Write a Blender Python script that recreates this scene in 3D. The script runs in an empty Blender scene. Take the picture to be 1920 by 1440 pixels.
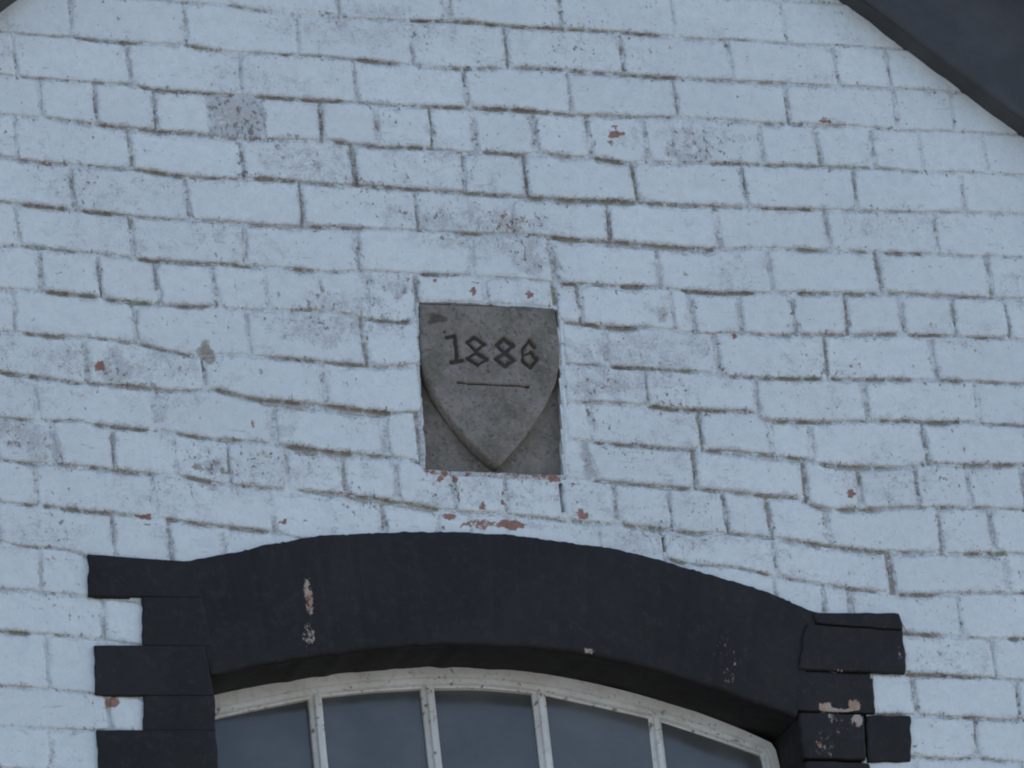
import bpy, math, random
import numpy as np

random.seed(7)
scene = bpy.context.scene
col = scene.collection

# ------------------------------------------------------------------ camera
PW, PH = 1920.0, 1440.0                 # pixel frame used for the measurements
DIST, ZT = 11.8, 6.4                    # metres to the gable, height looked at
PSI, ELV, ROLL = (math.radians(a) for a in (21.0, 24.0, -6.5))
TANH = 1.01 / 11.8
F = np.array([math.sin(PSI) * math.cos(ELV), math.cos(PSI) * math.cos(ELV), math.sin(ELV)])
R0 = np.array([math.cos(PSI), -math.sin(PSI), 0.0])
U0 = np.cross(R0, F)
RR = math.cos(ROLL) * R0 + math.sin(ROLL) * U0
UU = -math.sin(ROLL) * R0 + math.cos(ROLL) * U0
CAM = np.array([0.0, 0.0, ZT]) - F * DIST

cd = bpy.data.cameras.new('camera')
cam = bpy.data.objects.new('camera', cd)
col.objects.link(cam)
cd.sensor_width = 36.0
cd.lens = 18.0 / TANH
cd.clip_start, cd.clip_end = 0.1, 5000.0
from mathutils import Matrix
cam.matrix_world = Matrix(((RR[0], UU[0], -F[0], CAM[0]), (RR[1], UU[1], -F[1], CAM[1]),
                           (RR[2], UU[2], -F[2], CAM[2]), (0, 0, 0, 1)))
scene.camera = cam

# ------------------------------------------------------------------ sky, sun, exposure
SUN_EL, SUN_AZ = math.radians(40), math.radians(75)     # azimuth clockwise from +Y
world = bpy.data.worlds.new('World')
scene.world = world
world.use_nodes = True
wn, wl = world.node_tree.nodes, world.node_tree.links
wn.clear()
sky = wn.new('ShaderNodeTexSky')
sky.sky_type = 'NISHITA'
sky.sun_disc = False
sky.sun_elevation = SUN_EL
sky.sun_rotation = SUN_AZ
sky.air_density, sky.dust_density, sky.ozone_density = 1.0, 1.2, 1.0
bg = wn.new('ShaderNodeBackground')
bg.inputs['Strength'].default_value = 0.13
wo = wn.new('ShaderNodeOutputWorld')
wl.new(sky.outputs[0], bg.inputs[0])
wl.new(bg.outputs[0], wo.inputs[0])

sl = bpy.data.lights.new('sun', 'SUN')
sl.energy = 3.0
sl.angle = math.radians(0.5)
sl.color = (1.0, 0.95, 0.88)
sun = bpy.data.objects.new('sun', sl)
col.objects.link(sun)
sd = np.array([math.sin(SUN_AZ) * math.cos(SUN_EL), math.cos(SUN_AZ) * math.cos(SUN_EL), math.sin(SUN_EL)])
from mathutils import Vector
sun.rotation_euler = Vector(sd).to_track_quat('Z', 'Y').to_euler()
sun.location = (12, 4, 14)

scene.cycles.filter_width = 2.0        # a soft, long-zoom compact camera
scene.view_settings.view_transform = 'Standard'
scene.view_settings.look = 'None'
scene.view_settings.exposure = 0.83     # the gable is in shade and exposed for it
scene.view_settings.gamma = 1.0

# ------------------------------------------------------------------ helpers
def unp(p, y=0.0):
    """photo pixel -> (X, Z) on the vertical plane at depth y"""
    p = np.atleast_2d(np.asarray(p, float))
    a = (p[:, 0] - PW / 2) / (PW / 2) * TANH
    b = -(p[:, 1] - PH / 2) / (PW / 2) * TANH
    d = F[None] + a[:, None] * RR + b[:, None] * UU
    t = (y - CAM[1]) / d[:, 1]
    P = CAM + d * t[:, None]
    return P[:, [0, 2]]

def proj(X, Z, y=0.0):
    v = np.stack([np.asarray(X, float), np.full(np.shape(X), y), np.asarray(Z, float)], -1) - CAM
    w = v @ F
    return (v @ RR) / w / TANH * PW / 2 + PW / 2, -(v @ UU) / w / TANH * PW / 2 + PH / 2

def hsh(ix, iy, s):
    h = (ix.astype(np.int64) * 374761393 + iy.astype(np.int64) * 668265263 + s * 1442695041) & 0x7fffffff
    h = ((h ^ (h >> 13)) * 1274126177) & 0x7fffffff
    h = h ^ (h >> 16)
    return (h & 0xffff) / 65535.0

def vnoise(x, y, s=0):
    x, y = np.broadcast_arrays(np.asarray(x, float), np.asarray(y, float))
    ix, iy = np.floor(x), np.floor(y)
    fx, fy = x - ix, y - iy
    fx, fy = fx * fx * (3 - 2 * fx), fy * fy * (3 - 2 * fy)
    a, b = hsh(ix, iy, s), hsh(ix + 1, iy, s)
    c, d = hsh(ix, iy + 1, s), hsh(ix + 1, iy + 1, s)
    return (a * (1 - fx) + b * fx) * (1 - fy) + (c * (1 - fx) + d * fx) * fy

def fbm(x, y, s=0, o=3):
    t, a, n = 0, 1.0, 0
    for k in range(o):
        t = t + a * vnoise(x * 2 ** k, y * 2 ** k, s + 11 * k)
        n += a
        a *= .5
    return t / n

def sstep(a, b, x):
    t = np.clip((x - a) / (b - a), 0, 1)
    return t * t * (3 - 2 * t)

def mesh_obj(name, V, Fc, mat, parent=None, loc=(0, 0, 0), attrs=None, smooth=True):
    me = bpy.data.meshes.new(name)
    V = np.asarray(V, float) - np.asarray(loc, float)
    me.from_pydata(V.tolist(), [], Fc)
    if smooth:
        me.polygons.foreach_set('use_smooth', [True] * len(me.polygons))
    if attrs:
        for k, a in attrs.items():
            at = me.attributes.new(k, 'FLOAT', 'POINT')
            at.data.foreach_set('value', np.asarray(a, np.float32))
    me.update()
    o = bpy.data.objects.new(name, me)
    col.objects.link(o)
    if mat:
        me.materials.append(mat)
    if parent is not None:
        o.parent = parent
        o.location = Vector(loc) - parent_world(parent)
    else:
        o.location = loc
    return o

def parent_world(p):
    v = Vector((0, 0, 0))
    while p is not None:
        v += p.location
        p = p.parent
    return v

def empty(name, loc=(0, 0, 0), parent=None):
    o = bpy.data.objects.new(name, None)
    col.objects.link(o)
    o.empty_display_size = .2
    if parent is not None:
        o.parent = parent
        o.location = Vector(loc) - parent_world(parent)
    else:
        o.location = loc
    return o

def gridfaces(nu, nv, off=0, flip=False):
    fs = []
    for j in range(nv - 1):
        for i in range(nu - 1):
            a = off + j * nu + i
            f = (a, a + 1, a + nu + 1, a + nu)
            fs.append(f[::-1] if flip else f)
    return fs

def boxmesh(x0, x1, y0, y1, z0, z1):
    V = [(x, y, z) for x in (x0, x1) for y in (y0, y1) for z in (z0, z1)]
    Fc = [(0, 1, 3, 2), (4, 6, 7, 5), (0, 4, 5, 1), (2, 3, 7, 6), (0, 2, 6, 4), (1, 5, 7, 3)]
    return V, Fc

def resample(P, n):
    P = np.asarray(P, float)
    s = np.concatenate([[0], np.cumsum(np.linalg.norm(np.diff(P, axis=0), axis=1))])
    t = np.linspace(0, s[-1], n)
    return np.stack([np.interp(t, s, P[:, k]) for k in range(P.shape[1])], -1)
def smooth(P, k=3):
    P = P.copy()
    for _ in range(k):
        P[1:-1] = .25 * P[:-2] + .5 * P[1:-1] + .25 * P[2:]
    return P

# ------------------------------------------------------------------ materials
class NT:
    def __init__(self, name):
        self.m = bpy.data.materials.new(name)
        self.m.use_nodes = True
        self.t = self.m.node_tree
        self.bsdf = self.t.nodes['Principled BSDF']
        self.geo = self.t.nodes.new('ShaderNodeNewGeometry')
        self.pos = self.geo.outputs['Position']
    def link(self, a, b):
        self.t.links.new(a, b)
    def noise(self, scale, detail=4, rough=.55, stretch=None, off=(0, 0, 0), dist=0.0):
        mp = self.t.nodes.new('ShaderNodeMapping')
        self.link(self.pos, mp.inputs['Vector'])
        mp.inputs['Location'].default_value = off
        if stretch:
            mp.inputs['Scale'].default_value = stretch
        n = self.t.nodes.new('ShaderNodeTexNoise')
        n.inputs['Scale'].default_value = scale
        n.inputs['Detail'].default_value = detail
        n.inputs['Roughness'].default_value = rough
        n.inputs['Distortion'].default_value = dist
        self.link(mp.outputs[0], n.inputs['Vector'])
        return n.outputs['Fac']
    def ramp(self, x, a, b):
        r = self.t.nodes.new('ShaderNodeMapRange')
        r.interpolation_type = 'SMOOTHSTEP'
        self.link(x, r.inputs['Value'])
        r.inputs['From Min'].default_value = a
        r.inputs['From Max'].default_value = b
        return r.outputs['Result']
    def math(self, op, a, b=None, clamp=False):
        n = self.t.nodes.new('ShaderNodeMath')
        n.operation = op
        n.use_clamp = clamp
        for k, v in enumerate((a, b)):
            if v is None:
                continue
            if isinstance(v, (int, float)):
                n.inputs[k].default_value = v
            else:
                self.link(v, n.inputs[k])
        return n.outputs[0]
    def mix(self, f, a, b):
        n = self.t.nodes.new('ShaderNodeMix')
        n.data_type = 'RGBA'
        for s, v in ((n.inputs[0], f), (n.inputs[6], a), (n.inputs[7], b)):
            if isinstance(v, tuple):
                s.default_value = (*v, 1) if len(v) == 3 else v
            elif isinstance(v, (int, float)):
                s.default_value = v
            else:
                self.link(v, s)
        return n.outputs[2]
    def attr(self, name):
        n = self.t.nodes.new('ShaderNodeAttribute')
        n.attribute_name = name
        return n.outputs['Fac']
    def bump(self, h, strength, dist):
        b = self.t.nodes.new('ShaderNodeBump')
        b.inputs['Strength'].default_value = strength
        b.inputs['Distance'].default_value = dist
        self.link(h, b.inputs['Height'])
        self.link(b.outputs[0], self.bsdf.inputs['Normal'])
    def out(self, c, rough, spec=.3):
        if isinstance(c, tuple):
            self.bsdf.inputs['Base Color'].default_value = (*c, 1)
        else:
            self.link(c, self.bsdf.inputs['Base Color'])
        if isinstance(rough, (int, float)):
            self.bsdf.inputs['Roughness'].default_value = rough
        else:
            self.link(rough, self.bsdf.inputs['Roughness'])
        self.bsdf.inputs['Specular IOR Level'].default_value = spec
        return self.m

def mat_whitewash():
    n = NT('whitewashed_brick')
    big = n.noise(2.6, 4)
    mid = n.noise(16, 4, .6, stretch=(1, 1, 1.6))
    mott = n.noise(48, 5, .7, off=(2, 6, 1))
    fine = n.noise(150, 4, .7)
    paint = n.mix(n.ramp(big, .3, .7), (.712, .748, .738), (.787, .818, .808))
    paint = n.mix(n.math('MULTIPLY', n.ramp(mid, .45, .75), .35), paint, (.60, .64, .66))
    paint = n.mix(n.math('MULTIPLY', n.ramp(mott, .35, .70), .34), paint, (.56, .58, .60))
    paint = n.mix(n.math('MULTIPLY', n.ramp(fine, .40, .75), .22), paint, (.50, .52, .53))
    oi = n.t.nodes.new('ShaderNodeObjectInfo')
    paint = n.mix(n.math('MULTIPLY', oi.outputs['Random'], .16), paint, (.53, .545, .55))
    # brush marks and drips, then short scratches along the brick
    strk = n.noise(14, 3, .6, stretch=(1, 1, .12))
    paint = n.mix(n.math('MULTIPLY', n.ramp(strk, .55, .8), .18), paint, (.52, .55, .55))
    scr = n.noise(42, 4, .75, stretch=(.45, 1, 2.6), off=(9, 3, 4), dist=.6)
    paint = n.mix(n.math('MULTIPLY', n.ramp(scr, .62, .71), .6), paint, (.36, .36, .35))
    worn, dirt_shade, bare, verge_shade_stain = n.attr('worn'), n.attr('dirt_shade'), n.attr('bare'), n.attr('verge_shade_stain')
    paint = n.mix(n.math('MULTIPLY', verge_shade_stain, n.ramp(strk, .2, .8)), paint, (.40, .36, .32))  # brown shade below the verge mixed into the paint, broken into run-off streaks
    # thin paint: blotches at two sizes
    wn_ = n.math('ADD', n.math('MULTIPLY', n.math('SUBTRACT', n.noise(190, 4, .7), .5), 1.3), n.math('MULTIPLY', n.math('SUBTRACT', n.noise(34, 5, .7, off=(7, 7, 2)), .5), 1.5))
    wf = n.math('ADD', worn, wn_)
    wmix = n.ramp(wf, .32, .85)
    paint = n.mix(n.math('MULTIPLY', wmix, .72), paint, n.mix(n.ramp(mid, .4, .62), (.42, .42, .43), (.43, .375, .37)))
    # specks, denser in clusters and on thin paint
    speck = n.noise(95, 4, .7, stretch=(1, 1, .8))
    clus = n.noise(7, 4, .65, off=(3, 1, 7))
    th = n.math('ADD', speck, n.math('ADD', n.math('MULTIPLY', n.math('SUBTRACT', clus, .5), .34), n.math('MULTIPLY', worn, .15)))
    sp = n.ramp(th, .655, .75)
    paint = n.mix(n.math('MULTIPLY', sp, .82), paint, n.mix(n.ramp(mid, .42, .6), (.15, .14, .115), (.22, .125, .10)))
    # bare brick
    bf = n.ramp(n.math('ADD', bare, n.math('MULTIPLY', n.math('SUBTRACT', n.noise(120, 5, .8), .5), 2.6)), .42, .66)
    redc = n.mix(n.ramp(fine, .3, .7), (.36, .165, .105), (.21, .088, .06))
    c = n.mix(n.math('MULTIPLY', bf, .92), paint, redc)
    # dirt and moss in open joints, and shade painted on the recess top, gritty at the edges
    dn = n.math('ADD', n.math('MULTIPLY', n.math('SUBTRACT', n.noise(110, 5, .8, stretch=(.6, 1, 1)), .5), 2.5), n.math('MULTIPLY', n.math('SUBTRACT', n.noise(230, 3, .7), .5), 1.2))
    df = n.ramp(n.math('ADD', dirt_shade, dn), .45, .61)
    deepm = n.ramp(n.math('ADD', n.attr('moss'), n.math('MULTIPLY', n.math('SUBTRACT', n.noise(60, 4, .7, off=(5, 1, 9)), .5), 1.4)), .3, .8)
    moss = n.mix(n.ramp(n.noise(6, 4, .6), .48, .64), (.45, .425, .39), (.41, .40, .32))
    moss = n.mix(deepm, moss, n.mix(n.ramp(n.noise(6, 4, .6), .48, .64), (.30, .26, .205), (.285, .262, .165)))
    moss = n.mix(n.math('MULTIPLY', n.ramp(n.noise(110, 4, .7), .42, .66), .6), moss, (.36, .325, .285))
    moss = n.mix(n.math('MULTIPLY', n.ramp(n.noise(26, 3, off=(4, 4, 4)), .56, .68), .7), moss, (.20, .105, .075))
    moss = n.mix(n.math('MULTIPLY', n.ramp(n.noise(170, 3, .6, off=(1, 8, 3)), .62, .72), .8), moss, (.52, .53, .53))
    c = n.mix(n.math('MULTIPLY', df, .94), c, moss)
    h = n.math('ADD', n.math('MULTIPLY', n.math('ADD', fine, mott), .5), n.math('ADD', n.math('MULTIPLY', mid, .9), n.math('MULTIPLY', n.math('ADD', df, n.math('ADD', wmix, sp)), -.45)))
    n.bump(h, .55, .0035)
    return n.out(c, n.mix(df, (.62,) * 3, (.95,) * 3), .3)

def mat_black():
    n = NT('black_masonry_paint')
    c = n.mix(n.ramp(n.noise(4, 4), .3, .7), (.0094, .0083, .0079), (.0172, .0154, .0145))
    c = n.mix(n.math('MULTIPLY', n.ramp(n.noise(60, 5, .7), .48, .72), .6), c, (.031, .029, .028))
    chip = n.attr('chip')
    cf = n.ramp(n.math('ADD', chip, n.math('MULTIPLY', n.math('SUBTRACT', n.noise(120, 5, .75, stretch=(1, 1, .6)), .5), 2.2)), .56, .70)
    c = n.mix(cf, c, n.mix(n.ramp(n.noise(40, 3), .4, .6), (.36, .22, .15), (.40, .33, .27)))
    dots = n.ramp(n.noise(130, 2), .80, .84)
    c = n.mix(n.math('MULTIPLY', dots, .5), c, (.3, .28, .26))
    n.bump(n.math('ADD', n.math('MULTIPLY', n.noise(45, 5, .6), 1.0), n.math('MULTIPLY', cf, -.6)), .35, .003)
    return n.out(c, .62, .3)

def mat_board():
    n = NT('black_painted_timber')
    g = n.noise(9, 5, .6, stretch=(1.2, 1, 1.2))
    c = n.mix(n.ramp(g, .35, .7), (.053, .052, .055), (.070, .068, .071))
    c = n.mix(n.math('MULTIPLY', n.ramp(n.noise(120, 2), .72, .78), .5), c, (.07, .065, .06))
    n.bump(n.noise(55, 4), .3, .002)
    return n.out(c, .6, .3)

def mat_stone():
    n = NT('weathered_carved_stone')
    a, b = n.noise(11, 5, .6), n.noise(75, 4, .7)
    c = n.mix(n.ramp(a, .3, .7), (.155, .137, .112), (.27, .24, .207))
    c = n.mix(n.math('MULTIPLY', n.ramp(b, .42, .72), .7), c, (.31, .275, .26))
    c = n.mix(n.math('MULTIPLY', n.ramp(n.noise(140, 3), .55, .7), .6), c, (.055, .052, .05))
    c = n.mix(n.math('MULTIPLY', n.ramp(n.noise(8, 3, off=(5, 2, 1)), .52, .7), .5), c, (.105, .105, .07))
    ink = n.ramp(n.math('ADD', n.attr('ink'), n.math('MULTIPLY', n.math('SUBTRACT', b, .5), .7)), .25, .75)
    c = n.mix(n.math('MULTIPLY', ink, .76), c, (.045, .036, .032))
    moss = n.ramp(n.math('ADD', n.attr('dirt_shade'), n.math('MULTIPLY', n.math('SUBTRACT', b, .5), 1.2)), .4, .7)  # mask of moss patches and of the shade painted on the shield sides
    c = n.mix(n.math('MULTIPLY', moss, .7), c, (.05, .043, .028))  # moss patches, and the shade painted on the shield sides
    n.bump(n.math('ADD', b, n.math('MULTIPLY', a, .5)), .9, .006)
    return n.out(c, .9, .15)

def mat_frame():
    n = NT('rusting_cream_metal')
    c = n.mix(n.ramp(n.noise(9, 4), .35, .7), (.64, .615, .565), (.77, .75, .71))
    c = n.mix(n.math('MULTIPLY', n.ramp(n.noise(55, 4, .6), .5, .7), .5), c, (.50, .47, .41))
    r = n.math('ADD', n.noise(75, 4, .65, off=(1, 4, 2)), n.math('MULTIPLY', n.attr('rust'), .2))
    c = n.mix(n.math('MULTIPLY', n.ramp(r, .70, .79), .85), c, (.20, .12, .07))
    n.bump(n.noise(90, 3), .4, .002)
    return n.out(c, .6, .35)

def mat_glass():
    n = NT('dusty_window_glass')
    d = n.noise(7, 4, .6)
    oi = n.t.nodes.new('ShaderNodeObjectInfo')
    d2 = n.math('ADD', d, n.math('MULTIPLY', n.math('SUBTRACT', oi.outputs['Random'], .5), .3))
    c = n.mix(n.ramp(d2, .25, .8), (.064, .066, .066), (.108, .108, .105))
    n.bump(n.noise(3.2, 2), .03, .02)
    m = n.out(c, n.mix(n.ramp(d, .3, .7), (.10,) * 3, (.2,) * 3), .75)
    return m

def mat_plain(name, c1, c2, scale, rough=.9):
    n = NT(name)
    c = n.mix(n.ramp(n.noise(scale, 5, .6), .35, .65), c1, c2)
    n.bump(n.noise(scale * 6, 4), .4, .01)
    return n.out(c, rough, .3)

M_WALL, M_BLACK, M_BOARD, M_STONE = mat_whitewash(), mat_black(), mat_board(), mat_stone()
M_FRAME, M_GLASS = mat_frame(), mat_glass()
M_CORE = mat_plain('core_masonry', (.30, .28, .25), (.38, .36, .33), 9)
M_SLATE = mat_plain('roof_slate', (.06, .063, .07), (.10, .10, .11), 6, .7)
M_GROUND = mat_plain('pale_concrete', (.20, .20, .195), (.27, .265, .255), 3)

# ------------------------------------------------------------------ ground
g = mesh_obj('ground', [(-800, -800, 0), (800, -800, 0), (800, 800, 0), (-800, 800, 0)], [(0, 1, 2, 3)], M_GROUND)
g['kind'] = 'structure'
g['label'] = 'pale concrete ground below the gable'

# ------------------------------------------------------------------ measured bed joints (photo pixels)
LN = {}
LN['0'] = [(0,-22),(336,3),(430,9),(500,20),(563,28),(683,35),(760,37),(855,39),(980,50),(1063,53),(1171,60),(1238,66),(1321,72),(1404,75),(1503,83),(1575,84),(1700,92),(1920,105)]
LN['A'] = [(0,60),(92,67),(139,68),(194,77),(267,80),(353,84),(422,95),(516,101),(597,104),(669,111),(744,119),(813,126),(874,129),(952,125),(1063,130),(1127,136),(1182,141),(1279,146),(1377,151),(1460,154),(1573,160),(1739,168),(1920,178)]
LN['B'] = [(0,139),(39,143),(111,149),(178,155),(242,158),(294,168),(353,172),(444,178),(508,181),(563,186),(647,190),(722,197),(799,199),(874,201),(960,204),(1029,210),(1085,214),(1182,218),(1279,221),(1363,226),(1440,230),(1503,233),(1587,236),(1684,244),(1795,246),(1920,252)]
LN['C'] = [(0,214),(106,222),(172,231),(250,239),(314,246),(389,251),(458,262),(574,262),(627,264),(658,269),(719,274),(799,277),(863,285),(913,284),(970,290),(1024,288),(1077,293),(1116,295),(1171,305),(1266,303),(1335,304),(1432,308),(1545,311),(1642,314),(1725,322),(1809,322),(1920,328)]
LN['D'] = [(0,292),(56,301),(122,308),(236,314),(294,322),(353,331),(444,335),(500,334),(563,340),(624,346),(680,346),(786,354),(874,360),(980,368),(1071,374),(1196,378),(1293,385),(1399,388),(1517,392),(1609,394),(1698,397),(1803,397),(1920,401)]
LN['E'] = [(0,377),(78,386),(133,392),(208,400),(264,406),(314,412),(389,412),(500,422),(563,424),(619,425),(680,428),(780,433),(900,437),(1002,440),(1077,449),(1149,453),(1224,460),(1341,467),(1404,464),(1531,468),(1614,471),(1698,474),(1809,479),(1920,482)]
LN['F'] = [(0,461),(42,460),(83,464),(139,472),(211,479),(258,485),(333,492),(417,494),(486,500),(563,503),(605,510),(702,507),(799,514),(855,514),(924,519),(980,522),(1010,525),(1052,531),(1099,532),(1182,537),(1224,537),(1288,546),(1363,549),(1446,549),(1503,548),(1614,550),(1698,549),(1809,556),(1920,560)]
LN['G'] = [(0,542),(42,542),(83,546),(125,551),(181,555),(211,562),(278,568),(333,574),(394,574),(472,582),(572,580),(647,586),(702,600),(769,604),(781,604),(785,564),(1041,578),(1046,603),(1091,606),(1154,614),(1210,613),(1316,626),(1391,624),(1454,628),(1587,626),(1642,625),(1726,628),(1781,628),(1837,632),(1920,637)]
LN['H'] = [(0,622),(47,624),(111,631),(189,635),(250,642),(292,651),(361,667),(420,665),(502,669),(544,671),(619,679),(680,683),(730,687),(786,683),(1057,681),(1127,685),(1210,690),(1318,696),(1363,705),(1440,709),(1542,710),(1642,710),(1712,711),(1809,714),(1920,719)]
LN['Il'] = [(0,697),(83,707),(156,718),(194,719),(250,724),(319,732),(411,731),(480,747),(572,756),(619,760),(674,767),(730,774),(780,772),(800,772)]
LN['Ir'] = [(1040,752),(1066,753),(1141,753),(1218,760),(1266,767),(1349,769),(1404,770),(1424,780),(1437,789),(1531,791),(1628,789),(1698,788),(1753,792),(1823,789),(1845,794),(1920,798)]
LN['Jl'] = [(0,782),(64,788),(106,789),(144,789),(181,796),(281,806),(325,810),(389,821),(456,826),(536,834),(591,842),(661,850),(730,856),(786,862),(797,881),(1052,892),(1080,896)]
LN['Jr'] = [(1040,820),(1060,822),(1116,829),(1196,835),(1279,843),(1349,844),(1420,850),(1509,860),(1539,871),(1614,875),(1698,875),(1739,869),(1823,872),(1892,871),(1920,871)]
LN['K'] = [(0,861),(50,868),(83,867),(119,871),(194,878),(286,889),(342,892),(403,904),(472,912),(572,919),(636,925),(730,937),(827,954),(869,958),(952,963),(1057,975),(1154,981),(1238,990),(1307,999),(1366,1000),(1440,1007),(1489,1014),(1573,1025),(1642,1033),(1698,1035),(1775,1039),(1851,1036),(1920,1037)]
LN['Kr'] = [(1040,890),(1057,894),(1118,900),(1196,907),(1288,915),(1335,919),(1430,928),(1503,933),(1516,946),(1553,954),(1642,953),(1698,951),(1753,951),(1837,951),(1920,956)]
LN['Ml'] = [(0,941),(28,944),(83,947),(153,957),(222,964),(278,969),(314,972),(361,979),(417,986),(494,994),(560,1010),(700,1030),(1100,1050),(1249,1060),(1300,1070)]
LN['Mr'] = [(1230,1044),(1249,1047),(1293,1058),(1374,1062),(1453,1080),(1545,1096),(1642,1108),(1687,1114),(1762,1114),(1850,1112),(1920,1111)]
LN['Nl'] = [(0,1015),(42,1024),(111,1028),(165,1044),(345,1060),(520,1075),(660,1080)]
LN['Nr'] = [(1250,1130),(1380,1150),(1545,1172),(1692,1186),(1764,1192),(1850,1198),(1920,1196)]
LN['Ol'] = [(0,1103),(164,1117),(272,1129)]
LN['Or'] = [(1620,1262),(1698,1264),(1781,1266),(1850,1270),(1920,1275)]
LN['Pl'] = [(0,1182),(56,1187),(125,1191),(184,1198),(275,1211)]
LN['Pr'] = [(1620,1340),(1726,1340),(1809,1345),(1920,1350)]
LN['Ql'] = [(0,1286),(50,1289),(184,1300),(275,1308)]
LN['Qr'] = [(1620,1415),(1709,1418),(1781,1423),(1831,1420),(1892,1428),(1920,1430)]
LN['Rl'] = [(0,1362),(184,1370),(275,1374)]
LN['Sl'] = [(0,1440),(184,1449),(275,1455)]
LN['Sr'] = [(1620,1494),(1709,1497),(1920,1508)]
LN['U'] = [(x, y - 79) for x, y in LN['0']]

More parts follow.
